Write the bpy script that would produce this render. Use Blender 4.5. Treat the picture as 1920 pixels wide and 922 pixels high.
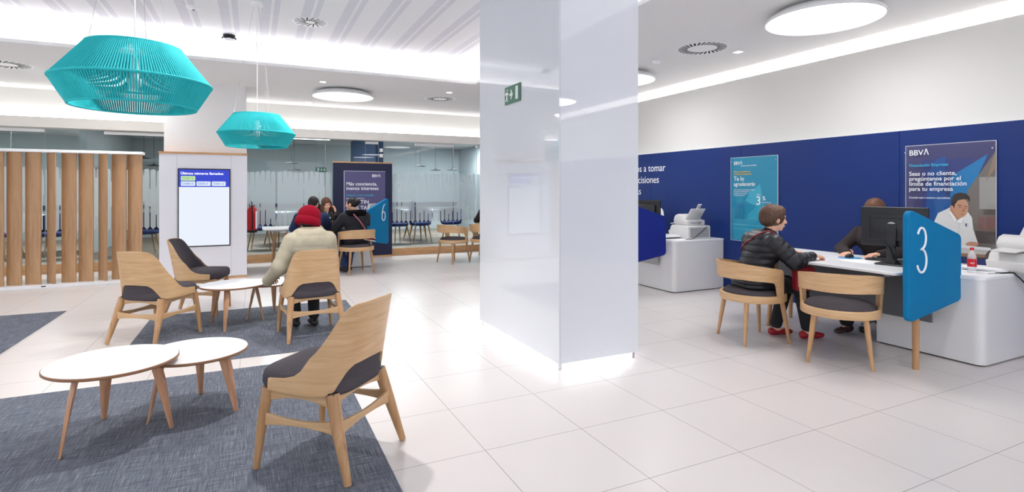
import bpy, bmesh, math, random
import numpy as np
from mathutils import Vector, Matrix, Euler
R = math.radians
PI = math.pi
random.seed(7)
S = bpy.context.scene
COL = S.collection
for o in list(bpy.data.objects):
    bpy.data.objects.remove(o)

# ---------------- camera (level, shifted lens) ----------------
YAW = 0.45215
cd = bpy.data.cameras.new('camera')
cam = bpy.data.objects.new('camera', cd)
COL.objects.link(cam)
cam.location = (0, 0, 1.3785)
cam.rotation_euler = (PI/2, 0, -YAW)
cd.sensor_width = 36
cd.lens = 36*1016.9/1920
cd.shift_x = (960-968.2)/1920
cd.shift_y = -(461-356.4)/1920
cd.clip_start = .05
cd.clip_end = 200
S.camera = cam

# ---------------- world, exposure ----------------
S.view_settings.view_transform = 'Standard'
S.view_settings.look = 'None'
S.view_settings.gamma = 1
S.view_settings.use_curve_mapping = False
S.view_settings.exposure = 0.47
w = bpy.data.worlds.new('daylight')
S.world = w
w.use_nodes = True
w.node_tree.nodes['Background'].inputs[0].default_value = (.86, .93, 1, 1)
w.node_tree.nodes['Background'].inputs[1].default_value = 1.6
S.cycles.max_bounces = 10
S.cycles.diffuse_bounces = 5
S.cycles.glossy_bounces = 4
S.cycles.transparent_max_bounces = 24
S.cycles.sample_clamp_indirect = 6
S.cycles.caustics_reflective = False
S.cycles.caustics_refractive = False
S.cycles.use_denoising = True

def spot(name, loc, target, power, size, ang, blend=.5, col=(1, .97, .94)):
    l = bpy.data.lights.new(name, 'SPOT')
    l.energy = power; l.spot_size = R(ang); l.spot_blend = blend
    l.shadow_soft_size = size; l.color = col
    o = bpy.data.objects.new(name, l); COL.objects.link(o)
    o.location = loc
    o.rotation_euler = (Vector(target)-Vector(loc)).to_track_quat('-Z', 'Y').to_euler()
    return o
def area(name, loc, rot, sx, sy, power, col=(1, .98, .96), disk=False):
    l = bpy.data.lights.new(name, 'AREA')
    l.shape = 'DISK' if disk else 'RECTANGLE'
    l.size = sx
    if not disk: l.size_y = sy
    l.energy = power; l.color = col
    o = bpy.data.objects.new(name, l); COL.objects.link(o)
    o.location = loc; o.rotation_euler = rot
    return o
# ceiling discs: (x, y, z) of each lamp; its area light sits just under the diffuser
DISCS = [(4.74, 3.27), (4.74, 6.35), (4.74, -1.3), (4.74, -3.4), (1.37, 9.5), (-1.9, 9.6)]
for i, (x, y) in enumerate(DISCS):
    area('disc_lamp', (x, y, 2.935), (0, 0, 0),   .94, 0, 18, disk=True)
# recessed spotlights in the raised ceiling over the seats
area('offscreen_lamp', (-3.4, 1.2, 3.3), (0, 0, 0), .5, 0, 30, disk=True)  # soft disk light out of view, no fitting modelled
spot('recessed_lamp', (.30, 3.95, 3.36), (-.1, 3.7, 0), 150, .05, 110, .6)
spot('recessed_lamp', (.70, 6.1, 3.36), (.3, 6.1, 0), 110, .05, 110, .6)
spot('recessed_lamp', (-2.6, 4.6, 3.36), (-2.4, 5.4, 0), 70, .05, 110, .6)
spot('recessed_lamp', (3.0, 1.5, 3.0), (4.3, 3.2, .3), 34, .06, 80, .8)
# lamps of the glazed rooms
for x, y in ((-3.6, 13.6), (0, 13.4), (3.2, 13.6), (5.6, 14.5)):
    area('room_lamp', (x, y, 2.66), (0, 0, 0), 1.2, .3, 95, (.93, .98, 1))

# ---------------- materials ----------------
def srgb(r, g, b):
    f = lambda c: c/12.92 if c <= .04045 else ((c+.055)/1.055)**2.4
    return (f(r/255), f(g/255), f(b/255), 1)
def mat(name, col, rough=.5, metal=0, coat=0, spec=.5, emis=None, es=0, noise=None, bump=None, **_):
    """noise=(scale, amount, (sx,sy,sz)) varies the colour; bump=(scale, strength)"""
    m = bpy.data.materials.new(name); m.use_nodes = True
    nt = m.node_tree; b = nt.nodes['Principled BSDF']
    b.inputs['Base Color'].default_value = col
    b.inputs['Roughness'].default_value = rough
    b.inputs['Metallic'].default_value = metal
    b.inputs['Specular IOR Level'].default_value = spec
    if coat:
        b.inputs['Coat Weight'].default_value = coat
        b.inputs['Coat Roughness'].default_value = .03
    if emis:
        b.inputs['Emission Color'].default_value = emis
        b.inputs['Emission Strength'].default_value = es
    tc = nt.nodes.new('ShaderNodeTexCoord')
    if noise:
        mp = nt.nodes.new('ShaderNodeMapping'); mp.inputs['Scale'].default_value = noise[2]
        n = nt.nodes.new('ShaderNodeTexNoise'); n.inputs['Scale'].default_value = noise[0]; n.inputs['Detail'].default_value = 5
        nt.links.new(tc.outputs['Object'], mp.inputs[0]); nt.links.new(mp.outputs[0], n.inputs['Vector'])
        mx = nt.nodes.new('ShaderNodeMix'); mx.data_type = 'RGBA'
        mr = nt.nodes.new('ShaderNodeMapRange'); mr.inputs[1].default_value = .3; mr.inputs[2].default_value = .7
        nt.links.new(n.outputs[0], mr.inputs[0]); nt.links.new(mr.outputs[0], mx.inputs[0])
        a = noise[1]
        mx.inputs[6].default_value = tuple(c*(1-a) for c in col[:3])+(1,)
        mx.inputs[7].default_value = tuple(min(1, c*(1+a)) for c in col[:3])+(1,)
        nt.links.new(mx.outputs[2], b.inputs['Base Color'])
    if bump:
        n = nt.nodes.new('ShaderNodeTexNoise'); n.inputs['Scale'].default_value = bump[0]; n.inputs['Detail'].default_value = 3
        nt.links.new(tc.outputs['Object'], n.inputs['Vector'])
        bp = nt.nodes.new('ShaderNodeBump'); bp.inputs['Strength'].default_value = bump[1]; bp.inputs['Distance'].default_value = .004
        nt.links.new(n.outputs[0], bp.inputs['Height']); nt.links.new(bp.outputs[0], b.inputs['Normal'])
    return m
def emit(name, col, s):
    m = bpy.data.materials.new(name); m.use_nodes = True
    nt = m.node_tree; nt.nodes.remove(nt.nodes['Principled BSDF'])
    e = nt.nodes.new('ShaderNodeEmission'); e.inputs[0].default_value = col; e.inputs[1].default_value = s
    nt.links.new(e.outputs[0], nt.nodes['Material Output'].inputs[0])
    return m
def wood(name, dark, light, axis, rough=.42):
    m = bpy.data.materials.new(name); m.use_nodes = True
    nt = m.node_tree; b = nt.nodes['Principled BSDF']; b.inputs['Roughness'].default_value = rough
    tc = nt.nodes.new('ShaderNodeTexCoord'); mp = nt.nodes.new('ShaderNodeMapping')
    sc = [14, 14, 14]; sc[axis] = 1.1
    if axis == 0: sc = [2.2, 2.2, 26]
    mp.inputs['Scale'].default_value = sc
    n = nt.nodes.new('ShaderNodeTexNoise'); n.inputs['Scale'].default_value = 1.6; n.inputs['Detail'].default_value = 6; n.inputs['Roughness'].default_value = .62; n.inputs['Distortion'].default_value = .6
    cr = nt.nodes.new('ShaderNodeValToRGB'); e = cr.color_ramp.elements
    e[0].position = .32; e[0].color = dark; e[1].position = .66; e[1].color = light
    nt.links.new(tc.outputs['Object'], mp.inputs[0]); nt.links.new(mp.outputs[0], n.inputs['Vector'])
    nt.links.new(n.outputs[0], cr.inputs[0]); nt.links.new(cr.outputs[0], b.inputs['Base Color'])
    return m
OAK_H = wood('oak_horizontal', srgb(192, 152, 108), srgb(212, 176, 134), 0)
OAK_V = wood('oak_vertical', srgb(168, 124, 84), srgb(198, 156, 112), 2)
BEECH = wood('plywood_leg', srgb(190, 134, 100), srgb(216, 168, 132), 2)
OAK_SLAT = wood('oak_slat', srgb(172, 130, 92), srgb(196, 156, 116), 2, .5)
OAK_TRIM = wood('oak_trim', srgb(186, 138, 94), srgb(212, 168, 122), 0, .5)
PLY_EDGE = mat('plywood_edge', srgb(150, 108, 78), .6)
WHITE = mat('white_lacquer', srgb(240, 240, 242), .35)
LAMINATE = mat('white_laminate', srgb(240, 241, 243), .28)
CEIL = mat('ceiling_paint', srgb(236, 235, 235), .9)
WALLW = mat('white_wall_paint', srgb(218, 217, 214), .9)
HEADP = mat('header_paint', srgb(234, 230, 225), .9)
LILAC = mat('lilac_white_panel', srgb(232, 231, 238), .4)
SEAM = mat('seam_grey', srgb(170, 172, 182), .6)
CHAR = mat('charcoal_fabric', srgb(78, 73, 78), .95, spec=.2, noise=(220, .22, (1, 1, 1)), bump=(420, .35))
BLACKP = mat('black_plastic', srgb(26, 26, 30), .4)
BLACKM = mat('black_matte', srgb(22, 22, 26), .7)
GREYP = mat('grey_plastic', srgb(214, 213, 212), .45)
GREYD = mat('mid_grey_plastic', srgb(168, 168, 170), .5)
CHROME = mat('chrome', srgb(200, 200, 205), .22, metal=1)
BLUEW = mat('blue_wall_laminate', srgb(14, 44, 110), .45, spec=.35)
NAVY = mat('navy_panel', srgb(6, 18, 58), .6)
CYAN = mat('cyan_felt', srgb(0, 116, 168), .75, spec=.25, bump=(500, .12))
DBLUE = mat('deep_blue_felt', srgb(20, 38, 128), .75, spec=.25)
TURQ = mat('turquoise_cord', srgb(52, 192, 198), .8, spec=.2)
TEAL = mat('petrol_blue', srgb(36, 76, 118), .7)
PAPER = mat('paper', srgb(245, 245, 248), .8)
RED = mat('red_gloss', srgb(196, 22, 34), .3)
TXTW = mat('white_print', srgb(250, 250, 252), .6)
TXTC = mat('cyan_print', srgb(30, 180, 220), .6)
TXTY = mat('yellow_print', srgb(230, 190, 90), .6)
SKIN = mat('skin', srgb(224, 172, 146), .55, spec=.35, noise=(12, .05, (1, 1, 1)))
EXITG = mat('exit_green', srgb(18, 104, 76), .35)
LED = emit('led_strip', (1, .985, .97, 1), 10)
LEDH = emit('led_strip_header', (1, .985, .97, 1), 11)
LEDP = emit('led_strip_panelling', (1, .985, .97, 1), 2.6)
LEDW = emit('led_strip_cove', (1, .985, .97, 1), 55)
DISCL = emit('disc_diffuser', (1, .99, .98, 1), 3)
DOWNL = emit('downlight_lens', (1, .98, .96, 1), 4)

def glassmat(name, tint, rough=0):
    m = bpy.data.materials.new(name); m.use_nodes = True
    nt = m.node_tree; nt.nodes.remove(nt.nodes['Principled BSDF'])
    t = nt.nodes.new('ShaderNodeBsdfTransparent'); t.inputs[0].default_value = tint
    g = nt.nodes.new('ShaderNodeBsdfGlossy'); g.inputs['Roughness'].default_value = rough
    f = nt.nodes.new('ShaderNodeFresnel'); f.inputs[0].default_value = 1.45
    mx = nt.nodes.new('ShaderNodeMixShader')
    ge = nt.nodes.new('ShaderNodeNewGeometry'); su = nt.nodes.new('ShaderNodeMath'); su.operation = 'SUBTRACT'; su.inputs[0].default_value = 1
    mu = nt.nodes.new('ShaderNodeMath'); mu.operation = 'MULTIPLY'
    nt.links.new(ge.outputs['Backfacing'], su.inputs[1]); nt.links.new(f.outputs[0], mu.inputs[0]); nt.links.new(su.outputs[0], mu.inputs[1])
    nt.links.new(mu.outputs[0], mx.inputs[0]); nt.links.new(t.outputs[0], mx.inputs[1]); nt.links.new(g.outputs[0], mx.inputs[2])
    nt.links.new(mx.outputs[0], nt.nodes['Material Output'].inputs[0])
    return m
GLASS = glassmat('clear_glass', (.93, .965, .965, 1))
ACRYL = glassmat('acrylic', (.97, .98, .98, 1))
def filmmat():
    m = bpy.data.materials.new('frosted_film'); m.use_nodes = True
    nt = m.node_tree; b = nt.nodes['Principled BSDF']
    b.inputs['Base Color'].default_value = srgb(212, 224, 229); b.inputs['Roughness'].default_value = .6
    t = nt.nodes.new('ShaderNodeBsdfTransparent'); t.inputs[0].default_value = (.85, .92, .95, 1)
    mx = nt.nodes.new('ShaderNodeMixShader'); mx.inputs[0].default_value = .74
    nt.links.new(t.outputs[0], mx.inputs[1]); nt.links.new(b.outputs[0], mx.inputs[2])
    nt.links.new(mx.outputs[0], nt.nodes['Material Output'].inputs[0])
    return m
FILM = filmmat()

# ---------------- mesh helpers ----------------
def new_obj(name, me, m, parent=None, smooth=None):
    if m is not None:
        for mm in (m if isinstance(m, (list, tuple)) else [m]): me.materials.append(mm)
    o = bpy.data.objects.new(name, me); COL.objects.link(o)
    if parent is not None: o.parent = parent
    if smooth is not None:
        me.polygons.foreach_set('use_smooth', [True]*len(me.polygons))
        me.set_sharp_from_angle(angle=R(smooth))
    return o
class MB:
    def __init__(s): s.v = []; s.f = []; s.mi = []; s.cur = 0
    def add(s, vs, fs, M=None):
        n = len(s.v)
        s.v += [tuple(M @ Vector(v)) if M is not None else tuple(v) for v in vs]
        s.f += [tuple(i+n for i in f) for f in fs]; s.mi += [s.cur]*len(fs); return s
    def box(s, c, d, M=None):
        x, y, z = (k/2 for k in d)
        vs = [(c[0]+a*x, c[1]+b*y, c[2]+e*z) for a in (-1, 1) for b in (-1, 1) for e in (-1, 1)]
        return s.add(vs, [(0, 1, 3, 2), (4, 6, 7, 5), (0, 4, 5, 1), (2, 3, 7, 6), (0, 2, 6, 4), (1, 5, 7, 3)], M)
    def span(s, a, b, M=None):
        return s.box([(p+q)/2 for p, q in zip(a, b)], [abs(q-p) for p, q in zip(a, b)], M)
    def tube(s, pts, rad, n=10, caps=True, M=None, flat=None, close=False):
        """rad: number, list, or list of (ra, rb); flat: fixed reference normal"""
        P = [Vector(p) for p in pts]; N = len(P); vs = []; fs = []
        if not isinstance(rad, (list, tuple)): rad = [rad]*N
        ref = Vector(flat) if flat else None; u = None
        for i, p in enumerate(P):
            if close: t = (P[(i+1) % N]-P[i-1]).normalized()
            else: t = (P[min(i+1, N-1)]-P[max(i-1, 0)]).normalized()
            if ref is not None: uu = ref - t*ref.dot(t)
            elif u is None: uu = Vector((0, 0, 1)).cross(t) if abs(t.z) < .95 else Vector((1, 0, 0)).cross(t)
            else: uu = u - t*u.dot(t)
            u = uu.normalized(); vv = t.cross(u)
            r = rad[i]; ra, rb = r if isinstance(r, (list, tuple)) else (r, r)
            for k in range(n):
                a = 2*PI*k/n
                vs.append(p+u*math.cos(a)*ra+vv*math.sin(a)*rb)
        L = N if close else N-1
        for i in range(L):
            j = (i+1) % N
            for k in range(n):
                fs.append((i*n+k, i*n+(k+1) % n, j*n+(k+1) % n, j*n+k))
        if caps and not close: fs += [tuple(range(n-1, -1, -1)), tuple((N-1)*n+k for k in range(n))]
        return s.add(vs, fs, M)
    def lathe(s, prof, n=32, M=None, c=(0, 0, 0), closed=False):
        vs = []; fs = []; m = len(prof)
        for r, z in prof:
            for k in range(n):
                a = 2*PI*k/n; vs.append((c[0]+r*math.cos(a), c[1]+r*math.sin(a), c[2]+z))
        for i in range(m if closed else m-1):
            j = (i+1) % m
            for k in range(n): fs.append((i*n+k, i*n+(k+1) % n, j*n+(k+1) % n, j*n+k))
        if not closed:
            if prof[0][0] > 1e-6: fs.append(tuple(range(n-1, -1, -1)))
            if prof[-1][0] > 1e-6: fs.append(tuple((m-1)*n+k for k in range(n)))
        return s.add(vs, fs, M)
    def prism(s, out, z0, z1, M=None):
        n = len(out)
        vs = [(x, y, z0) for x, y in out]+[(x, y, z1) for x, y in out]
        fs = [tuple(range(n-1, -1, -1)), tuple(range(n, 2*n))]+[(k, (k+1) % n, n+(k+1) % n, n+k) for k in range(n)]
        return s.add(vs, fs, M)
    def grid(s, F, nu, nv, closeu=False, M=None):
        vs = [F(i/(nu if closeu else nu-1), j/(nv-1)) for j in range(nv) for i in range(nu)]
        fs = []
        for j in range(nv-1):
            for i in range(nu if closeu else nu-1):
                k = (i+1) % nu; fs.append((j*nu+i, j*nu+k, (j+1)*nu+k, (j+1)*nu+i))
        return s.add(vs, fs, M)
    def shell(s, F, nu, nv, M=None):
        """F(u,v) -> (outer, inner) points; closes the rim"""
        A = []; B = []
        for j in range(nv):
            for i in range(nu):
                a, b = F(i/(nu-1), j/(nv-1)); A.append(a); B.append(b)
        n = nu*nv; fs = []
        for j in range(nv-1):
            for i in range(nu-1):
                q = (j*nu+i, j*nu+i+1, (j+1)*nu+i+1, (j+1)*nu+i)
                fs.append(q); fs.append(tuple(n+k for k in reversed(q)))
        rim = [i for i in range(nu)]+[j*nu+nu-1 for j in range(1, nv)]+[(nv-1)*nu+i for i in range(nu-2, -1, -1)]+[j*nu for j in range(nv-2, 0, -1)]
        for k in range(len(rim)):
            a, b = rim[k], rim[(k+1) % len(rim)]; fs.append((b, a, n+a, n+b))
        return s.add(A+B, fs, M)
    def build(s, name, m, parent=None, bevel=0, seg=2, smooth=None, fix=True):
        me = bpy.data.meshes.new(name); me.from_pydata([tuple(v) for v in s.v], [], s.f)
        if any(s.mi): me.polygons.foreach_set('material_index', s.mi)
        if bevel or fix:
            bm = bmesh.new(); bm.from_mesh(me)
            if fix: bmesh.ops.recalc_face_normals(bm, faces=bm.faces)
            if bevel:
                es = [e for e in bm.edges if len(e.link_faces) == 2 and e.calc_face_angle(0) > R(35)]
                bmesh.ops.bevel(bm, geom=es, offset=bevel, segments=seg, profile=.5, affect='EDGES', clamp_overlap=True)
            bm.to_mesh(me); bm.free()
        me.update()
        if smooth is None and bevel: smooth = 40
        return new_obj(name, me, m, parent, smooth)

def tag(o, label=None, cat=None, group=None, kind=None):
    if label: o['label'] = label
    if cat: o['category'] = cat
    if group: o['group'] = group
    if kind: o['kind'] = kind
    return o
def thing(name, loc, rz=0, label=None, cat=None, group=None, rot=None):
    o = bpy.data.objects.new(name, None); COL.objects.link(o)
    o.empty_display_size = .1
    o.location = loc; o.rotation_euler = rot if rot else (0, 0, rz)
    return tag(o, label, cat, group)
def struct(o): o['kind'] = 'structure'; return o
def copy_tree(o, parent=None):
    c = o.copy(); COL.objects.link(c); c.parent = parent
    for ch in list(o.children): copy_tree(ch, c)
    return c
def rrect(w, h, r, n=6, cx=0, cy=0):
    out = []
    for (sx, sy, a0) in ((1, 1, 0), (-1, 1, 90), (-1, -1, 180), (1, -1, 270)):
        for k in range(n+1):
            a = R(a0+90*k/n); out.append((cx+sx*(w/2-r)+r*math.cos(a), cy+sy*(h/2-r)+r*math.sin(a)))
    return out
def roundpoly(pts, rads, n=8):
    out = []; N = len(pts)
    for i in range(N):
        p = Vector(pts[i]); a = (Vector(pts[i-1])-p).normalized(); b = (Vector(pts[(i+1) % N])-p).normalized()
        half = a.angle(b)/2; d = rads[i]/math.tan(half)
        p0 = p+a*d; p1 = p+b*d
        for k in range(n+1):
            t = k/n; out.append(tuple(p0*(1-t)**2+p*2*t*(1-t)+p1*t*t))
    return out
def lettering(name, lines, m, parent, ext=.0006, bold=0, z=.001):
    if len(lines) > 1:
        for L in lines: o = lettering(name, [L], m, parent, ext, bold, z)
        return o
    """lines: (text, x, y, size[, align]) in the parent's local XY plane -> one mesh"""
    V = []; F = []
    for L in lines:
        tx, x, y, sz = L[:4]; al = L[4] if len(L) > 4 else 'LEFT'
        c = bpy.data.curves.new('t', 'FONT'); c.body = tx; c.size = sz; c.align_x = al
        c.extrude = ext; c.offset = bold*sz; c.resolution_u = 3
        o = bpy.data.objects.new('t', c); COL.objects.link(o)
        dg = bpy.context.evaluated_depsgraph_get(); dg.update()
        me = bpy.data.meshes.new_from_object(o.evaluated_get(dg))
        n = len(V); V += [(v.co.x+x, v.co.y+y, v.co.z+z) for v in me.vertices]
        F += [tuple(i+n for i in p.vertices) for p in me.polygons]
        bpy.data.objects.remove(o); bpy.data.curves.remove(c); bpy.data.meshes.remove(me)
    me = bpy.data.meshes.new(name); me.from_pydata(V, [], F)
    return new_obj(name, me, m, parent)
_flat = {}
def flat(rgb, rough=.6):
    k = (rgb, rough)
    if k not in _flat: _flat[k] = mat('print_%d_%d_%d' % rgb, srgb(*rgb), rough)
    return _flat[k]
def flat_art(name, layers, parent, z0=.0006):
    """layers: (polygon, rgb) printed on a flat sheet -> one mesh, several materials"""
    b = MB(); mats = []
    for i, (poly, rgb) in enumerate(layers):
        mm = flat(rgb) if isinstance(rgb, tuple) else rgb
        if mm not in mats: mats.append(mm)
        b.cur = mats.index(mm); b.add([(x, y, z0+i*.0005) for x, y in poly], [tuple(range(len(poly)))])
    return b.build(name, mats, parent, fix=False)
def ellipse(cx, cy, rx, ry, n=24, rot=0):
    return [(cx+rx*math.cos(a)*math.cos(rot)-ry*math.sin(a)*math.sin(rot), cy+rx*math.cos(a)*math.sin(rot)+ry*math.sin(a)*math.cos(rot)) for a in (2*PI*k/n for k in range(n))]

# ---------------- smooth-union body builder ----------------
def nets(F, org, h):
    I = F < 0; nx, ny, nz = F.shape
    c = np.zeros((nx-1, ny-1, nz-1), int)
    for a in (0, 1):
        for b in (0, 1):
            for d in (0, 1): c += I[a:nx-1+a, b:ny-1+b, d:nz-1+d]
    act = (c > 0) & (c < 8); idx = -np.ones(c.shape, int); ijk = np.argwhere(act); idx[act] = np.arange(len(ijk))
    acc = np.zeros((len(ijk), 3)); cnt = np.zeros(len(ijk))
    cs = [(a, b, d) for a in (0, 1) for b in (0, 1) for d in (0, 1)]
    for p in cs:
        for ax in range(3):
            if p[ax]: continue
            q = list(p); q[ax] = 1
            fp = F[ijk[:, 0]+p[0], ijk[:, 1]+p[1], ijk[:, 2]+p[2]]; fq = F[ijk[:, 0]+q[0], ijk[:, 1]+q[1], ijk[:, 2]+q[2]]
            m = (fp < 0) != (fq < 0); t = np.where(m, fp/np.where(m, fp-fq, 1), 0)
            pos = np.array(p, float)+np.outer(t, np.eye(3)[ax]); acc += pos*m[:, None]; cnt += m
    V = (ijk+acc/cnt[:, None])*h+np.array(org)
    Q = []
    for ax in range(3):
        b, d = (ax+1) % 3, (ax+2) % 3
        s0 = [slice(None)]*3; s1 = [slice(None)]*3; s0[ax] = slice(0, -1); s1[ax] = slice(1, None)
        A = I[tuple(s0)]; B = I[tuple(s1)]; e = np.argwhere(A != B)
        e = e[(e[:, b] > 0) & (e[:, d] > 0) & (e[:, b] < F.shape[b]-1) & (e[:, d] < F.shape[d]-1)]
        sgn = A[e[:, 0], e[:, 1], e[:, 2]]
        def at(db, dd):
            k = e.copy(); k[:, b] -= db; k[:, d] -= dd; return idx[k[:, 0], k[:, 1], k[:, 2]]
        q = np.stack([at(1, 1), at(0, 1), at(0, 0), at(1, 0)], 1); q[~sgn] = q[~sgn][:, ::-1]; Q.append(q)
    return V, np.concatenate(Q)
def cap(a, b, ra, rb=None, sc=(1, 1, 1), quilt=None, cut=False, fuzz=0):
    return dict(t='c', a=np.array(a, float), b=np.array(b, float), ra=ra, rb=ra if rb is None else rb, sc=np.array(sc, float), q=quilt, cut=cut, fz=fuzz)
def ell(c, r, rot=None, cut=False, fuzz=0):
    return dict(t='e', c=np.array(c, float), r=np.array(r, float), R=np.array(rot.to_3x3()) if rot is not None else None, cut=cut, fz=fuzz)
def sdf_mesh(prims, h, k=.025):
    lo = np.full(3, 9e9); hi = -lo
    for p in prims:
        if p['cut']: continue
        if p['t'] == 'c': m = max(p['ra'], p['rb'])*max(p['sc'])+.03; a = np.minimum(p['a'], p['b'])-m; b = np.maximum(p['a'], p['b'])+m
        else: m = max(p['r'])+.01; a = p['c']-m; b = p['c']+m
        lo = np.minimum(lo, a); hi = np.maximum(hi, b)
    lo -= 2*h; hi += 2*h; n = np.ceil((hi-lo)/h).astype(int)+1
    F = np.full(n, .5); ax = [lo[i]+np.arange(n[i])*h for i in range(3)]
    for p in prims:
        mg = .05+k
        if p['t'] == 'c': m = max(p['ra'], p['rb'])*max(p['sc'])+mg; a = np.minimum(p['a'], p['b'])-m; b = np.maximum(p['a'], p['b'])+m
        else: m = max(p['r'])+mg; a = p['c']-m; b = p['c']+m
        i0 = np.clip(np.floor((a-lo)/h).astype(int), 0, n-1); i1 = np.clip(np.ceil((b-lo)/h).astype(int)+1, 1, n)
        if (i1 <= i0).any(): continue
        sl = tuple(slice(i0[i], i1[i]) for i in range(3))
        X = np.stack(np.meshgrid(*[ax[i][sl[i]] for i in range(3)], indexing='ij'), -1)
        if p['t'] == 'c':
            A, B = p['a'], p['b']; Xs = A+(X-A)/p['sc']; D = B-A; Bs = A+D/p['sc']; Ds = Bs-A; L2 = max(Ds@Ds, 1e-9)
            t = np.clip(((Xs-A)@Ds)/L2, 0, 1); d = np.linalg.norm(Xs-A-t[..., None]*Ds, axis=-1)
            r = p['ra']+t*(p['rb']-p['ra'])
            if p['q']:
                am, pt, mode = p['q']; co = X[..., 2] if mode == 'z' else ((X-A)@D)/np.sqrt(D@D)
                ex, of = (.38, .7) if pt < .07 else (.22, .85); r = r+am*(np.abs(np.sin(PI*co/pt))**ex-of)
            d = (d-r)*min(p['sc'])
        else:
            Y = X-p['c']
            if p['R'] is not None: Y = Y@p['R']
            d = (np.linalg.norm(Y/p['r'], axis=-1)-1)*min(p['r'])
        if p['fz']: d = d+p['fz']*(np.sin(X[..., 0]*190+np.sin(X[..., 2]*130)*1.5)*np.sin(X[..., 2]*170+X[..., 1]*60)*np.sin(X[..., 1]*160+X[..., 0]*50))
        G = F[sl]
        if p['cut']: F[sl] = np.maximum(G, -d)
        else:
            hh = np.maximum(k-np.abs(G-d), 0)/k; F[sl] = np.minimum(G, d)-hh*hh*k*.25
    F[0] = F[-1] = .5; F[:, 0] = F[:, -1] = .5; F[:, :, 0] = F[:, :, -1] = .5
    return nets(F, lo, h)
def sdf_obj(name, groups, m, parent):
    """groups: [(prims, h, k)] -> one smooth object"""
    V = []; Q = []; n = 0
    for pr, h, k in groups:
        v, q = sdf_mesh(pr, h, k); V.append(v); Q.append(q+n); n += len(v)
    V = np.concatenate(V); Q = np.concatenate(Q)
    me = bpy.data.meshes.new(name); me.from_pydata(V.tolist(), [], Q.tolist()); me.validate()
    o = new_obj(name, me, m, parent); me.polygons.foreach_set('use_smooth', [True]*len(me.polygons))
    return o

# ================= THE SETTING =================
def N(nt, t, **kw):
    n = nt.nodes.new(t)
    for k, v in kw.items(): setattr(n, k, v)
    return n
def mth(nt, op, a, b=None, c=None):
    n = N(nt, 'ShaderNodeMath', operation=op)
    for i, x in enumerate((a, b, c)):
        if x is None: continue
        if isinstance(x, (int, float)): n.inputs[i].default_value = x
        else: nt.links.new(x, n.inputs[i])
    return n.outputs[0]
def floor_mat():
    m = bpy.data.materials.new('porcelain_tiles'); m.use_nodes = True; nt = m.node_tree; b = nt.nodes['Principled BSDF']
    tc = N(nt, 'ShaderNodeTexCoord'); sp = N(nt, 'ShaderNodeSeparateXYZ'); nt.links.new(tc.outputs['Object'], sp.inputs[0])
    def line(o, off):
        f = mth(nt, 'FRACT', mth(nt, 'DIVIDE', mth(nt, 'SUBTRACT', o, off-60), .6))
        d = mth(nt, 'MULTIPLY', mth(nt, 'MINIMUM', f, mth(nt, 'SUBTRACT', 1, f)), .6)
        return mth(nt, 'LESS_THAN', d, .0016)
    g = mth(nt, 'MAXIMUM', line(sp.outputs[0], 1.108), line(sp.outputs[1], 3.2575))
    n = N(nt, 'ShaderNodeTexNoise'); n.inputs['Scale'].default_value = 1.3; n.inputs['Detail'].default_value = 4
    nt.links.new(tc.outputs['Object'], n.inputs['Vector'])
    m1 = N(nt, 'ShaderNodeMix', data_type='RGBA'); m1.inputs[6].default_value = srgb(218, 211, 208); m1.inputs[7].default_value = srgb(226, 220, 217)
    nt.links.new(n.outputs[0], m1.inputs[0])
    m2 = N(nt, 'ShaderNodeMix', data_type='RGBA'); m2.inputs[7].default_value = srgb(128, 122, 120)
    nt.links.new(g, m2.inputs[0]); nt.links.new(m1.outputs[2], m2.inputs[6]); nt.links.new(m2.outputs[2], b.inputs['Base Color'])
    b.inputs['Roughness'].default_value = .3; b.inputs['Specular IOR Level'].default_value = .45
    return m
def carpet_mat():
    m = bpy.data.materials.new('woven_vinyl'); m.use_nodes = True; nt = m.node_tree; b = nt.nodes['Principled BSDF']
    tc = N(nt, 'ShaderNodeTexCoord'); outs = []
    for sc in ((14, 620, 1), (620, 14, 1), (5, 230, 1), (230, 5, 1)):
        mp = N(nt, 'ShaderNodeMapping'); mp.inputs['Scale'].default_value = sc
        n = N(nt, 'ShaderNodeTexNoise'); n.inputs['Scale'].default_value = 1; n.inputs['Detail'].default_value = 2
        nt.links.new(tc.outputs['Object'], mp.inputs[0]); nt.links.new(mp.outputs[0], n.inputs['Vector']); outs.append(n.outputs[0])
    s = mth(nt, 'ADD', mth(nt, 'ADD', outs[0], outs[1]), mth(nt, 'ADD', outs[2], outs[3]))
    s = mth(nt, 'MULTIPLY', s, .25)
    cr = N(nt, 'ShaderNodeValToRGB'); e = cr.color_ramp.elements
    e[0].position = .38; e[0].color = srgb(56, 62, 74); e[1].position = .64; e[1].color = srgb(160, 165, 175)
    x = cr.color_ramp.elements.new(.5); x.color = srgb(93, 99, 111)
    nt.links.new(s, cr.inputs[0]); nt.links.new(cr.outputs[0], b.inputs['Base Color'])
    bp = N(nt, 'ShaderNodeBump'); bp.inputs['Strength'].default_value = .5; bp.inputs['Distance'].default_value = .002
    nt.links.new(s, bp.inputs['Height']); nt.links.new(bp.outputs[0], b.inputs['Normal'])
    b.inputs['Roughness'].default_value = .8; b.inputs['Specular IOR Level'].default_value = .3
    return m
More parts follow.
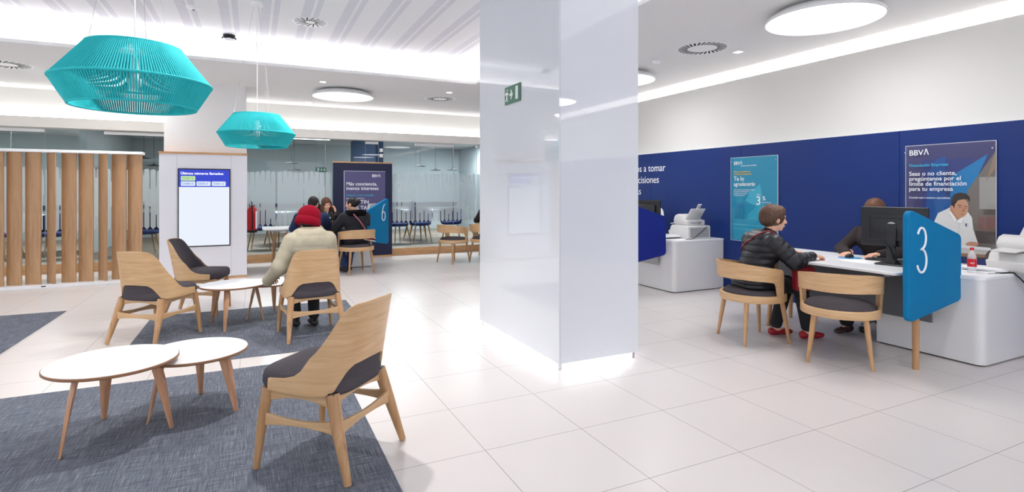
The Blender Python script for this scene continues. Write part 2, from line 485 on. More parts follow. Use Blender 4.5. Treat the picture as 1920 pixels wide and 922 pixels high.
def striped_ceiling():
    """white metal ceiling with bands of fine perforation, read as pale grey stripes"""
    m = bpy.data.materials.new('perforated_ceiling'); m.use_nodes = True; nt = m.node_tree; b = nt.nodes['Principled BSDF']
    tc = N(nt, 'ShaderNodeTexCoord'); sp = N(nt, 'ShaderNodeSeparateXYZ'); nt.links.new(tc.outputs['Object'], sp.inputs[0])
    f = mth(nt, 'MULTIPLY', mth(nt, 'FRACT', mth(nt, 'DIVIDE', mth(nt, 'ADD', sp.outputs[0], 60), .42)), .42)
    def band(a, c): return mth(nt, 'MULTIPLY', mth(nt, 'GREATER_THAN', f, a), mth(nt, 'LESS_THAN', f, c))
    g = mth(nt, 'ADD', band(.02, .12), band(.15, .21))
    j = mth(nt, 'FRACT', mth(nt, 'DIVIDE', mth(nt, 'ADD', sp.outputs[1], 60.3), 1.2))
    jl = mth(nt, 'SUBTRACT', 1, mth(nt, 'LESS_THAN', j, .012))
    g = mth(nt, 'MULTIPLY', g, jl)
    m1 = N(nt, 'ShaderNodeMix', data_type='RGBA'); m1.inputs[6].default_value = srgb(240, 239, 243); m1.inputs[7].default_value = srgb(222, 221, 230)
    nt.links.new(g, m1.inputs[0]); nt.links.new(m1.outputs[2], b.inputs['Base Color']); b.inputs['Roughness'].default_value = .8
    return m
def dotted_ceiling():
    m = bpy.data.materials.new('micro_perforated_ceiling'); m.use_nodes = True; nt = m.node_tree; b = nt.nodes['Principled BSDF']
    tc = N(nt, 'ShaderNodeTexCoord'); sp = N(nt, 'ShaderNodeSeparateXYZ'); nt.links.new(tc.outputs['Object'], sp.inputs[0])
    q = []
    for k in (0, 1):
        f = mth(nt, 'SUBTRACT', mth(nt, 'FRACT', mth(nt, 'DIVIDE', mth(nt, 'ADD', sp.outputs[k], 60), .02)), .5); q.append(mth(nt, 'MULTIPLY', f, f))
    d = mth(nt, 'LESS_THAN', mth(nt, 'ADD', q[0], q[1]), .05)
    m1 = N(nt, 'ShaderNodeMix', data_type='RGBA'); m1.inputs[6].default_value = srgb(244, 243, 242); m1.inputs[7].default_value = srgb(214, 212, 210)
    nt.links.new(d, m1.inputs[0]); nt.links.new(m1.outputs[2], b.inputs['Base Color']); b.inputs['Roughness'].default_value = .85
    return m
FLOOR = floor_mat(); CARPET = carpet_mat(); STRIPE = striped_ceiling(); DOTS = dotted_ceiling()
PLANK = wood('plank_floor', srgb(120, 108, 98), srgb(150, 136, 122), 0, .45)
ROOMW = mat('room_wall_grey_blue', srgb(180, 188, 191), .8)
ROOMC = mat('room_ceiling_grey', srgb(190, 194, 196), .8)

struct(MB().span((-6.5, -4, -.1), (6.5, 11.46, 0)).build('floor', FLOOR))
c = MB()
struct(MB().span((3.15, -4, 3.05), (6.5, 8, 3.09)).build('ceiling', DOTS))
struct(MB().span((-6.5, 8, 3.05), (6.5, 12, 3.09)).build('ceiling', CEIL))
struct(MB().span((-6.5, -4, 3.05), (-5.0, 8, 3.09)).span((-5.0, -4, 3.05), (3.15, -2.6, 3.09)).build('ceiling', CEIL))
struct(MB().span((-5.3, -2.9, 3.40), (3.45, 8.3, 3.46)).build('ceiling', STRIPE))
# risers of the recess, set back behind the ledge
struct(MB().span((-5.3, 8.2, 3.09), (3.4, 8.3, 3.4)).span((3.35, -2.8, 3.09), (3.45, 8.2, 3.4)).span((-5.3, -2.8, 3.09), (-5.2, 8.2, 3.4)).span((-5.2, -2.9, 3.09), (3.35, -2.8, 3.4)).build('trim_1', CEIL))
led = thing('recess_light_strip', (0, 0, 3.09), 0, 'white light strip hidden on the ledge around the raised striped ceiling', 'light strip')
for a, b_ in (((-5.1, 8.10, .003), (3.3, 8.14, .018)), ((3.26, -2.7, .003), (3.30, 8.06, .018)), ((-5.12, -2.7, .003), (-5.08, 8.06, .018))):
    MB().span(a, b_).build('led_strip', LED, led)
# right wall
struct(MB().span((6.10, -4, 0), (6.16, 11.5, 2.93)).build('wall_right', WALLW))
struct(MB().span((6.4, -4, 2.8), (6.5, 11.5, 3.05)).build('trim_2', CEIL))
struct(MB().span((6.16, -4, 2.80), (6.4, 11.5, 2.84)).build('trim_2', CEIL))
MBs = MB().span((6.20, -3.8, 2.843), (6.26, 11.4, 2.86)).build('cove_light_strip', LEDW)
tag(MBs, 'white light strip hidden in the cove on top of the right wall', 'light strip')
pw = thing('wall_panelling', (5.97, 0, 0), 0, 'deep blue laminate panelling running the length of the right wall', 'wall panelling')
y = -3.8
seams = [-3.8, -2.75, -1.5, -.25, 1.0, 1.92, 3.29, 5.30, 7.15, 9.0, 11.4]
for a, b_ in zip(seams[:-1], seams[1:]):
    MB().span((0, a+.002, 0), (.03, b_-.002, 1.985)).build('panel', BLUEW, pw)
MB().span((.03, -3.8, 0), (.04, 11.4, 1.96)).build('backing', SEAM, pw)
tag(MB().span((6.03, -3.8, 1.90), (6.07, 11.4, 1.915)).build('panelling_light_strip', LEDP), 'white light strip glowing upward behind the top of the blue panelling', 'light strip')
# unseen rear and left walls, with openings added to let world light in
struct(MB().span((-6.5, -4.1, 0), (-4.5, -4, 3.1)).span((4.5, -4.1, 0), (6.5, -4, 3.1)).span((-4.5, -4.1, 2.7), (4.5, -4, 3.1)).build('wall_front', WALLW))
struct(MB().span((-6.6, -4, 0), (-6.5, 2, 3.1)).span((-6.6, 8, 0), (-6.5, 17, 3.1)).span((-6.6, 2, 2.7), (-6.5, 8, 3.1)).build('wall_left', WALLW))

# pillar clad in white glass with light at its foot
PX0, PX1, PY0, PY1 = 2.09, 2.84, 3.56, 5.16
PG = mat('white_back_painted_glass', srgb(220, 224, 231), .5, coat=1.0, spec=.3)
PG.node_tree.nodes['Principled BSDF'].inputs['Coat IOR'].default_value = 1.6
PG.node_tree.nodes['Principled BSDF'].inputs['Coat Roughness'].default_value = .0
pl = thing('pillar', (PX0, PY0, 0)); struct(pl)
W_, D_ = PX1-PX0, PY1-PY0
MB().span((.012, .012, .07), (W_-.012, D_-.012, 3.395)).build('pillar_core', WHITE, pl)
for a, b_ in (((0, 0, .055), (.01, D_, 3.39)), ((.0105, 0, .055), (W_, .01, 3.39)), ((W_-.01, .0105, .055), (W_, D_, 3.39)), ((.0105, D_-.01, .055), (W_-.0105, D_, 3.39))):
    MB().span(a, b_).build('glass_panel', PG, pl, bevel=.002, seg=1)
MB().span((.13, .13, 0), (W_-.13, D_-.13, .07)).build('pillar_core', WHITE, pl)
for a, b_ in (((.10, .10, .02), (.12, D_-.1, .045)), ((.12, .10, .02), (W_-.1, .12, .045)), ((W_-.12, .12, .02), (W_-.1, D_-.1, .045)), ((.12, D_-.12, .02), (W_-.12, D_-.1, .045))):
    MB().span(a, b_).build('led_strip', emit('plinth_led', (.97, .98, 1, 1), 22), pl)
for x, y in ((.02, .03), (.02, D_-.05), (W_-.04, .03)):
    MB().span((x, y, 0), (x+.025, y+.025, .055)).build('foot', CHROME, pl)

# header and glazed rooms
struct(MB().span((-6.5, 11.32, 2.405), (6.1, 11.56, 2.575)).build('trim_3', HEADP))
struct(MB().span((-6.5, 11.5, 2.575), (6.1, 11.6, 3.05)).build('wall_back', WALLW))
tag(MB().span((-6.4, 11.40, 2.577), (6.0, 11.44, 2.590)).build('header_light_strip', LEDH), 'white light strip lying on the ledge above the glass partition', 'light strip')
struct(MB().span((-6.5, 11.46, -.1), (6.5, 17, .15)).build('floor', PLANK))
struct(MB().span((-6.5, 11.435, 0), (6.1, 11.46, .15)).build('baseboard_back', OAK_TRIM))
struct(MB().span((-6.5, 16.9, .15), (6.5, 17, 2.9)).build('wall_back', ROOMW))
struct(MB().span((6.1, 11.5, .15), (6.2, 17, 2.9)).build('wall_right', ROOMW))
struct(MB().span((-6.5, 11.6, 2.72), (6.2, 17, 2.8)).build('ceiling', ROOMC))
struct(MB().span((-6.0, 16.82, .9), (6.0, 16.9, 1.0)).build('trim_4', NAVY))
tag(MB().span((2.45, 12.2, .15), (2.62, 15.6, 2.72)).build('partition_wall', TEAL), 'petrol blue partition dividing the glazed rooms behind the navy poster stand', 'partition', kind='structure')
tag(MB().span((-2.9, 12.6, .15), (-2.8, 16.9, 2.72)).build('partition_wall', ROOMW), 'grey partition between the glazed rooms behind the slatted screen', 'partition', kind='structure')
RML = emit('room_light_panel', (.95, .98, 1, 1), 3)
for x, y, w_, d_ in ((-3.6, 13.6, 1.2, .3), (0, 13.4, 1.2, .3), (3.3, 13.0, 1.2, .3), (5.2, 14.5, 1.2, .3), (1.2, 14.8, 1.2, .3), (-1.2, 14.2, 1.6, .12)):
    t = thing('ceiling_light', (x, y, 2.72), 0, 'slim white rectangular ceiling light inside the glazed rooms', 'ceiling light', 'rectangular lights of the glazed rooms')
    MB().span((-w_/2-.02, -d_/2-.02, -.03), (w_/2+.02, d_/2+.02, 0)).build('frame', WHITE, t)
    MB().span((-w_/2, -d_/2, -.034), (w_/2, d_/2, -.0305)).build('diffuser', RML, t)
# glazing: each pane is a window with its own film
edges = [-6.4, -5.2, -4.2, -3.53, -3.10, -2.30, -1.25, .416, 1.311, 2.10, 2.36, 3.16, 4.02, 4.571, 5.3, 6.0]
rnd = random.Random(4)
nwin = 0
for i, (a, b_) in enumerate(zip(edges[:-1], edges[1:])):
    isdoor = abs(a-2.36) < .01
    hi = 2.405 if i in (4, 7, 8, 10, 12) else 2.34
    if isdoor: o = thing('door_1', ((a+b_)/2, 11.48, .15)); hi = 2.405
    else: nwin += 1; o = thing('window_%d' % nwin, ((a+b_)/2, 11.5, .15))
    struct(o); hw = (b_-a)/2
    MB().span((-hw+.004, -.005, .005), (hw-.004, .005, hi-.15)).build('pane', GLASS, o)
    MB().span((-hw+.0005, -.007, .005), (-hw+.0035, .007, hi-.15)).build('seal', GREYD if i != 3 else mat('green_glass_edge', srgb(20, 60, 54), .3), o)
    if hi < 2.4: MB().span((-hw, -.03, hi-.15), (hw, .03, hi-.10)).build('top_rail', WHITE, o)
    # frosted film: upright strips with clear slits between them
    f = MB(); n = int((2*hw-.02)/.088); pit = (2*hw-.02)/n
    for k in range(n):
        x0 = -hw+.01+k*pit; sw = pit*.84
        zt = 1.60+.015*math.sin(k*1.3); zb = .53
        # bottom tapers to a point like a blade; slanted top
        f.add([(x0, -.0065, zb+.05), (x0+sw/2, -.0065, zb), (x0+sw, -.0065, zb+.05), (x0+sw, -.0065, zt-.04), (x0+sw*.75, -.0065, zt), (x0, -.0065, zt-.02)], [(0, 1, 2, 3, 4, 5)])
        g0 = .64+abs(rnd.gauss(0, .20)); g1 = 1.50-abs(rnd.gauss(0, .16))
        if rnd.random() < .22: g0 += .3
        if g1 > g0: f.add([(x0+sw, -.0065, g0), (x0+pit, -.0065, g0), (x0+pit, -.0065, g1), (x0+sw, -.0065, g1)], [(0, 1, 2, 3)])
    f.build('frosted_film', FILM, o, fix=False)
    if isdoor:
        h = MB().tube([(hw-.09, -.06, .60), (hw-.09, -.06, 1.0)], .013, 10)
        h.tube([(hw-.09, -.06, .65), (hw-.09, 0, .65)], .007, 8).tube([(hw-.09, -.06, .95), (hw-.09, 0, .95)], .007, 8)
        h.build('door_handle', CHROME, o, smooth=40)
        for s in (-.07, .0): MB().span((-hw+.03, -.03, 2.03+s*1.6), (-hw+.09, .03, 2.1+s*1.6)).build('hinge', WHITE, o)
        pts = [(-hw+.43+.040*math.sin(t), -.012, 1.33+.043*math.cos(t)) for t in [2*PI*k/20 for k in range(20)]]
        pts2 = [(-hw+.43+.048*math.sin(t), -.012, 1.235+.052*math.cos(t)) for t in [2*PI*k/20 for k in range(20)]]
        MB().tube(pts, .008, 6, close=True).tube(pts2, .008, 6, close=True).build('number_eight', TXTW, o, smooth=60)

# white column behind the kiosk
struct(MB().span((-1.22, 9.78, 0), (-.10, 10.9, 3.05)).build('column', mat('column_paint', srgb(232, 231, 231), .8)))

# carpets let into the floor
def rug(x0, x1, y0, y1, label):
    o = MB().span((x0, y0, .0005), (x1, y1, .005)).build('carpet', CARPET); tag(o, label, 'carpet')
rug(-2.6, .615, 1.0, 4.70, 'blue grey woven carpet in the foreground under the two nearest coffee tables')
bpy.data.objects['carpet'].location = (0, 0, 0)
rug(-.985, 1.045, 4.98, 7.05, 'blue grey woven carpet under the person in the red beanie')
rug(-4.2, -1.91, 5.6, 7.80, 'blue grey woven carpet at the left edge in front of the slatted screen')

# ================= LIGHT FITTINGS AND CEILING DEVICES =================
def disc(x, y, label, first=[None]):
    t = thing('disc_ceiling_light', (x, y, 3.05), 0, label, 'ceiling light', 'large round ceiling lights')
    MB().lathe([(.30, 0), (.42, -.03), (.488, -.075), (.497, -.09), (.497, -.104), (.486, -.108), (.482, -.1)], 64).build('rim', WHITE, t, smooth=35)
    MB().lathe([(0, -.101), (.483, -.101)], 64).build('diffuser', DISCL, t)
disc(*DISCS[0], 'large round white ceiling light at upper right, above the desk with the number 3')
disc(*DISCS[1], 'round ceiling light half hidden by the right side of the white pillar')
disc(*DISCS[2], 'round ceiling light out over the near right of the hall')
disc(*DISCS[3], 'round ceiling light behind the viewpoint on the right')
disc(*DISCS[4], 'round ceiling light in the strip of ceiling left of the white pillar')
disc(*DISCS[5], 'round ceiling light in the strip of ceiling above the left slatted screen')
def vent(x, y, z, r, n, label, inner=.42):
    t = thing('air_vent', (x, y, z), 0, label, 'air vent', 'round swirl air vents')
    MB().lathe([(0, -.004), (r*.97, -.004), (r, -.002), (r, 0)], 48).build('face_plate', WHITE, t, smooth=30)
    b = MB()
    for k in range(n):
        a = 2*PI*k/n; M = Matrix.Rotation(a, 4, 'Z') @ Matrix.Translation((r*(inner+.92)/2, 0, -.0045)) @ Matrix.Rotation(.35, 4, 'Z')
        b.box((0, 0, 0), (r*(.92-inner), r*.075, .001), M)
    b.build('slots', BLACKM, t)
vent(4.76, 4.79, 3.05, .30, 30, 'round slotted air vent in the ceiling just right of the white pillar', .55)
vent(3.08, 9.55, 3.05, .28, 24, 'round slotted air vent in the ceiling close to the left edge of the white pillar')
vent(.62, 6.95, 3.40, .20, 16, 'small round slotted air vent in the raised striped ceiling', .25)
vent(-2.95, 9.44, 3.05, .28, 24, 'round slotted air vent at the left edge over the slatted screen')
for x, y, lb in ((.97, 8.82, 'small square downlight above the round ceiling light left of the pillar'), (.95, 11.0, 'small square downlight nearest the header between the lamps'), (3.08, 11.1, 'small square downlight nearest the header left of the pillar'), (3.02, 8.84, 'small square downlight above the slotted vent left of the pillar'), (5.27, 4.72, 'small square downlight right of the large slotted vent'), (-3.5, 11.0, 'small square downlight at the far left over the slatted screen')):
    t = thing('downlight', (x, y, 3.05), 0, lb, 'downlight', 'small square downlights')
    MB().span((-.055, -.055, -.006), (.055, .055, 0)).build('trim_ring', WHITE, t, bevel=.003, seg=1); MB().span((-.04, -.04, -.008), (.04, .04, -.0062)).build('lens', DOWNL, t)
t = thing('smoke_detector', (4.69, 5.52, 3.05), 0, 'small round white smoke detector beside the pillar on the right ceiling', 'smoke detector')
MB().lathe([(.05, 0), (.055, -.012), (.05, -.025), (.032, -.045), (0, -.047)], 24).build('detector_body', WHITE, t, smooth=40)
MB().lathe([(.033, -.028), (.04, -.03), (.04, -.034), (.033, -.036)], 24, closed=True).build('sensor_ring', GREYD, t, smooth=40)
t = thing('smoke_detector', (-.28, 8.0, 3.40), 0, 'black and white detector hanging in the raised striped ceiling between the turquoise lamps', 'smoke detector')
MB().lathe([(.07, 0), (.07, -.03), (.05, -.04)], 20).build('base', BLACKM, t, smooth=40)
MB().lathe([(.05, -.04), (.085, -.06), (.085, -.08), (.06, -.1), (0, -.1)], 20).build('head', WHITE, t, smooth=40)
for k in range(6): MB().box((.075*math.cos(k*PI/3), .075*math.sin(k*PI/3), -.045), (.02, .02, .03)).build('clip', BLACKP, t)
t = thing('motion_sensor', (-.59, 6.95, 3.40), 0, 'white oval sensor in the raised ceiling near the top edge', 'sensor')
MB().lathe([(.075, 0), (.07, -.012), (.03, -.018), (.026, -.03), (0, -.034)], 24).build('sensor_body', WHITE, t, smooth=40)
MB().lathe([(0, -.037), (.012, -.036), (.016, -.03)], 14).build('lens', BLACKP, t, smooth=40)
t = thing('recessed_spotlight', (-1.2, 7.85, 3.40), 0, 'bright recessed spotlight in the striped ceiling right above the large turquoise lamp', 'spotlight')
MB().lathe([(.05, -.004), (.07, -.004), (.072, 0)], 24).build('trim_ring', WHITE, t, smooth=30); MB().lathe([(0, -.003), (.05, -.003)], 24).build('lens', DOWNL, t)

def pendant(x, y, label):
    zc = 3.40; zm, zt, zb = 1.988, 2.19, 1.850; Rm, Rt, Rb = .382, .228, .302
    t = thing('pendant_lamp', (x, y, 0), 0, label, 'pendant lamp', 'turquoise cord pendant lamps')
    MB().lathe([(.0, zc-.035), (.055, zc-.035), (.062, zc-.028), (.062, zc-.001)], 28).build('canopy', WHITE, t, smooth=35)
    for k in range(3):
        a = 2*PI*k/3+.9; MB().tube([(.03*math.cos(a), .03*math.sin(a), zc-.03), (Rt*math.cos(a), Rt*math.sin(a), zt)], .0014, 5).build('suspension_wire', CHROME, t)
    MB().tube([(0, 0, zc-.03), (0, 0, 2.12)], .0035, 6).build('power_cord', WHITE, t)
    n = 176; up = MB(); lo = MB()
    for k in range(n):
        a = 2*PI*k/n; ca, sa = math.cos(a), math.sin(a)
        e = math.sin(k*12.9898)*.0012
        def q(r, z, a2=0): return (r*math.cos(a+a2), r*math.sin(a+a2), z)
        up.tube([q(Rt, zt), q((Rt+Rm)/2+e, (zt+zm)/2, e*3), q(Rm, zm)], .0049, 5)
        lo.tube([q(Rm, zm), q((Rb+Rm)/2+e, (zb+zm)/2, e*3), q(Rb, zb)], .0049, 5)
    up.build('upper_shade', TURQ, t, smooth=80, fix=False); lo.build('lower_shade', TURQ, t, smooth=80, fix=False)
    for nm, r_, z, th in (('top_ring', Rt, zt, .0065), ('middle_ring', Rm, zm, .0075), ('bottom_ring', Rb, zb, .0065)):
        MB().tube([(r_*math.cos(2*PI*k/72), r_*math.sin(2*PI*k/72), z) for k in range(72)], th, 8, close=True).build(nm, TURQ, t, smooth=80)
    MB().tube([(Rt, 0, zt), (-Rt, 0, zt)], .003, 6).tube([(0, Rt, zt), (0, -Rt, zt)], .003, 6).build('spider', CHROME, t)
    MB().lathe([(0, 2.13), (.022, 2.13), (.022, 2.05), (0, 2.05)], 16).build('lamp_holder', WHITE, t, smooth=35)
    MB().lathe([(.012, 2.05), (.03, 2.01), (.034, 1.985), (.024, 1.96), (0, 1.952)], 20).build('bulb', WHITE, t, smooth=60)
pendant(-.604, 3.724, 'large turquoise cord pendant lamp nearest the camera at upper left')
pendant(.04, 6.49, 'smaller looking turquoise cord pendant lamp hanging in front of the kiosk column')

# ================= SCREEN, KIOSK, POSTER STAND =================
sc_ = thing('slatted_screen', (-2.65, 9.9, 0), 0, 'freestanding screen of upright oak slats between white rails at the left', 'room divider')
MB().span((-1.35, -.15, 0), (1.15, .17, .045)).build('bottom_rail', WHITE, sc_, bevel=.004, seg=1)
MB().span((-1.35, -.09, 1.915), (1.155, .11, 1.955)).build('top_rail', WHITE, sc_, bevel=.004, seg=1)
MB().span((-.02, -.152, .02), (.03, -.149, .035)).build('lock', BLACKM, sc_)
for k, (cx_, rz) in enumerate([(-3.62, 22), (-3.42, 20), (-3.20, 22), (-3.004, 24), (-2.798, 20), (-2.597, 50), (-2.396, 24), (-2.197, 22), (-1.997, 50), (-1.801, 22), (-1.603, 22)]):
    b = MB(); hh = .101; st = 14
    b.grid(lambda u, v: (0, 0, 0), 2, 2) if 0 else None
    def F(u, v, rz=rz):
        # slats twist a little toward the top
        a = R(-rz); x = (u-.5)*2*hh
        nx, ny = -math.sin(a), math.cos(a); p = (x*math.cos(a), x*math.sin(a), .046+v*1.868)
        return ((p[0]+nx*.008, p[1]+ny*.008, p[2]), (p[0]-nx*.008, p[1]-ny*.008, p[2]))
    b.shell(F, 3, st); o = b.build('slat', OAK_SLAT, sc_, smooth=30); o.location = (cx_+2.65, 0, 0)

kx0, kx1 = -1.261, -.086; kw = kx1-kx0
ki = thing('information_kiosk', ((kx0+kx1)/2, 9.62, 0), 0, 'tall lilac white kiosk panel with an upright screen standing before the column', 'kiosk')
MB().span((-kw/2, 0, .035), (kw/2, .155, 1.93)).build('kiosk_body', LILAC, ki, bevel=.003, seg=1)
MB().span((-kw/2-.01, -.012, 1.93), (kw/2+.01, .157, 1.96)).build('top_trim', OAK_TRIM, ki)
MB().span((-kw/2, 0, 0), (kw/2, .155, .034)).build('base_trim', OAK_TRIM, ki)
sx0, sx1, sz0, sz1 = -1.023-(kx0+kx1)/2, -.318-(kx0+kx1)/2, .51, 1.71
for x in (sx0-.012, sx1+.012): MB().span((x-.0015, -.0015, .04), (x+.0015, 0, 1.925)).build('panel_joint', SEAM, ki)
scr = thing('display', ((sx0+sx1)/2, -.001, (sz0+sz1)/2), rot=(PI/2, 0, 0)); scr.parent = ki
bpy.data.objects.remove(scr)
scr = MB().prism(rrect(sx1-sx0, sz1-sz0, .006), 0, .012).build('display_screen', BLACKP, ki); scr.location = ((sx0+sx1)/2, -.0005, (sz0+sz1)/2); scr.rotation_euler = (PI/2, 0, 0)
sw, sh = sx1-sx0-.03, sz1-sz0-.035
def rect(x0, y0, x1, y1): return [(x0, y0), (x1, y0), (x1, y1), (x0, y1)]
SB = emit('screen_blue', srgb(66, 80, 206), .75); SWH = emit('screen_white', srgb(236, 243, 254), .72); SG = emit('screen_green', srgb(196, 232, 160), .72); SLB = emit('screen_pale', srgb(222, 234, 250), .72)
tp = sh/2
la = [(rect(-sw/2, -sh/2, sw/2, tp-.265), SWH), (rect(-sw/2, tp-.265, sw/2, tp), SB),
      (rrect(.19, .07, .012, 4, -sw/2+.12, tp-.133), SG)] + [(rrect(.19, .07, .012, 4, -sw/2+.12+k*.205, tp-.214), SLB) for k in range(3)]
flat_art('screen_image', la, scr, z0=.0125)
STX = emit('screen_text_white', (1, 1, 1, 1), 1.1); STB = emit('screen_text_blue', srgb(60, 90, 190), 1)
lettering('screen_title', [('Últimos números llamados:', -sw/2+.022, tp-.075, .052)], STX, scr, bold=.012, z=.0172)
lettering('screen_numbers', [('CC37: 3', -sw/2+.04, tp-.148, .042), ('CN04: 0', -sw/2+.04, tp-.229, .042), ('CE34: 0', -sw/2+.245, tp-.229, .042), ('CN01: 6', -sw/2+.45, tp-.229, .042)], STB, scr, bold=.004, z=.0172)

def logo(x, y, s, m, parent, z=.002):
    o = lettering('logo', [('BBV', x, y, s)], m, parent, bold=.012, z=z)
    k = max(v.co.x for v in o.data.vertices)+.02*s; bm = bmesh.new(); bm.from_mesh(o.data)
    pts = [(k, 0), (k+.12*s, 0), (k+.30*s, .62*s), (k+.50*s, .0), (k+.62*s, 0), (k+.36*s, .80*s), (k+.24*s, .80*s)]
    bm.faces.new([bm.verts.new((px, y+py, z+.0005)) for px, py in pts]); bm.to_mesh(o.data); bm.free()
    return o

# navy poster stand in front of the glazing
px0, px1 = 1.44, 2.62
ps = thing('poster_stand', ((px0+px1)/2, 11.34, 0), 0, 'navy poster stand with oak edges in front of the glass rooms', 'poster stand')
pw_ = px1-px0
MB().span((-pw_/2, 0, .035), (pw_/2, .07, 1.93)).build('stand_board', NAVY, ps, bevel=.003, seg=1)
MB().span((-pw_/2-.01, -.01, 1.93), (pw_/2+.01, .075, 1.955)).build('top_trim', OAK_TRIM, ps)
MB().span((-pw_/2, -.005, 0), (pw_/2, .07, .034)).build('base_trim', OAK_TRIM, ps)
p = MB().prism(rrect(.83, 1.19, .005), 0, .006).build('poster_sheet', flat((82, 80, 124)), ps); p.location = (.03, -.0005, 1.175); p.rotation_euler = (PI/2, 0, 0)
lettering('poster_title', [('Más conciencia,', -.37, .30, .098), ('menos intereses', -.37, .21, .098), ('4,95% TIN', -.37, -.07, .105), ('5,99% TAE', -.37, -.19, .105)], TXTW, p, bold=.009, z=.0065)
lettering('poster_subtitle', [('Préstamo coche sostenible', -.37, .085, .05)], TXTC, p, bold=.01, z=.0065)
lettering('poster_note', [('para vehículos eléctricos', -.37, .03, .036), ('Consulta condiciones en tu oficina', -.37, -.26, .03)], TXTW, p, z=.0065)
logo(.14, .475, .075, TXTW, p, .008)
flat_art('poster_underline', [(rect(.14, .452, .25, .456), (40, 170, 210)), (rect(-.2, -.59, .4, -.35), (50, 62, 120)), (ellipse(.2, -.33, .2, .12), (44, 56, 112))], p, z0=.0065)
flat_art('poster_border', [(rect(-.415, -.595, -.405, .595), (210, 210, 226)), (rect(-.405, .585, .415, .595), (196, 196, 216))], p, z0=.0066)

# posters on the blue wall (frames face the room, -x)
def wall_poster(y0, y1, z0, z1, label):
    t = thing('wall_poster', (5.968, (y0+y1)/2, (z0+z1)/2), label=label, cat='poster', rot=(PI/2, 0, -PI/2)); W2, H2 = (y1-y0), (z1-z0)
    MB().prism(rrect(W2, H2, .004), .004, .012).build('backing_board', WHITE, t)
    return t, W2, H2
t, W2, H2 = wall_poster(4.713, 5.466, .69, 1.825, 'turquoise poster reading Te lo agradecerás behind the woman in the black puffer jacket')
hw, hh = W2/2, H2/2
flat_art('poster_print', [(rect(-hw+.004, -hh+.004, hw-.004, hh-.004), (14, 142, 180)), (rect(-hw+.004, -hh+.004, -hw+.05, hh-.004), (10, 132, 172)),
    ([(.10, hh-.3), (.13, .05), (.02, -.12), (-.08, -.2), (-.1, -.32), (-.02, -.40), (.12, -.42), (.25, -.38), (.3, -.2), (.18, -.1)], (44, 164, 196)), ([(.11, .2), (.14, .06), (.05, -.09), (-.12, -.02), (-.05, .1)], (60, 176, 206)),
    (rect(-hw+.05, -hh+.02, hw-.02, -hh+.30), (26, 150, 186)), (rect(-hw+.05, -hh+.22, hw-.1, -hh+.226), (110, 196, 214)), (rect(-hw+.05, -hh+.16, hw-.05, -hh+.165), (90, 186, 208)), (rect(-.30, -.27, -.14, -.05), (10, 124, 166)), (ellipse(.30, -.14, .06, .09), (12, 118, 158))], t, z0=.0125)
lettering('poster_title', [('Te lo', -hw+.06, .25, .082), ('agradecerás', -hw+.06, .18, .074), ('3', .05, -.07, .16), ('%', .15, -.01, .075)], TXTW, t, bold=.009, z=.0172)
lettering('poster_subtitle', [('Planes de pensiones', -hw+.06, .36, .034), ('y fondos de inversión', -hw+.06, .328, .034)], TXTY, t, bold=.015, z=.0172)
lettering('poster_note', [('Trae tus planes de pensiones y fondos', -hw+.06, .12, .022), ('de inversión y llévate hasta un', -hw+.06, .095, .022), ('bonificación en tu cuenta', -hw+.06, .07, .022), ('Consulta condiciones', -hw+.06, .045, .022), ('Hasta', .06, .055, .026), ('de bonificación', .15, -.045, .022), ('Creando Oportunidades', -.20, hh-.125, .026)], TXTW, t, z=.0172)
logo(-hw+.06, hh-.10, .062, TXTW, t, .0175)
MB().span((-hw, -hh, .0185), (hw, hh, .0205)).build('acrylic_cover', ACRYL, t)
for sx in (-1, 1):
    for sy in (-1, 1): MB().lathe([(.008, .0206), (.008, .024), (0, .025)], 12, c=(sx*(hw-.02), sy*(hh-.06), 0)).build('screw', CHROME, t)

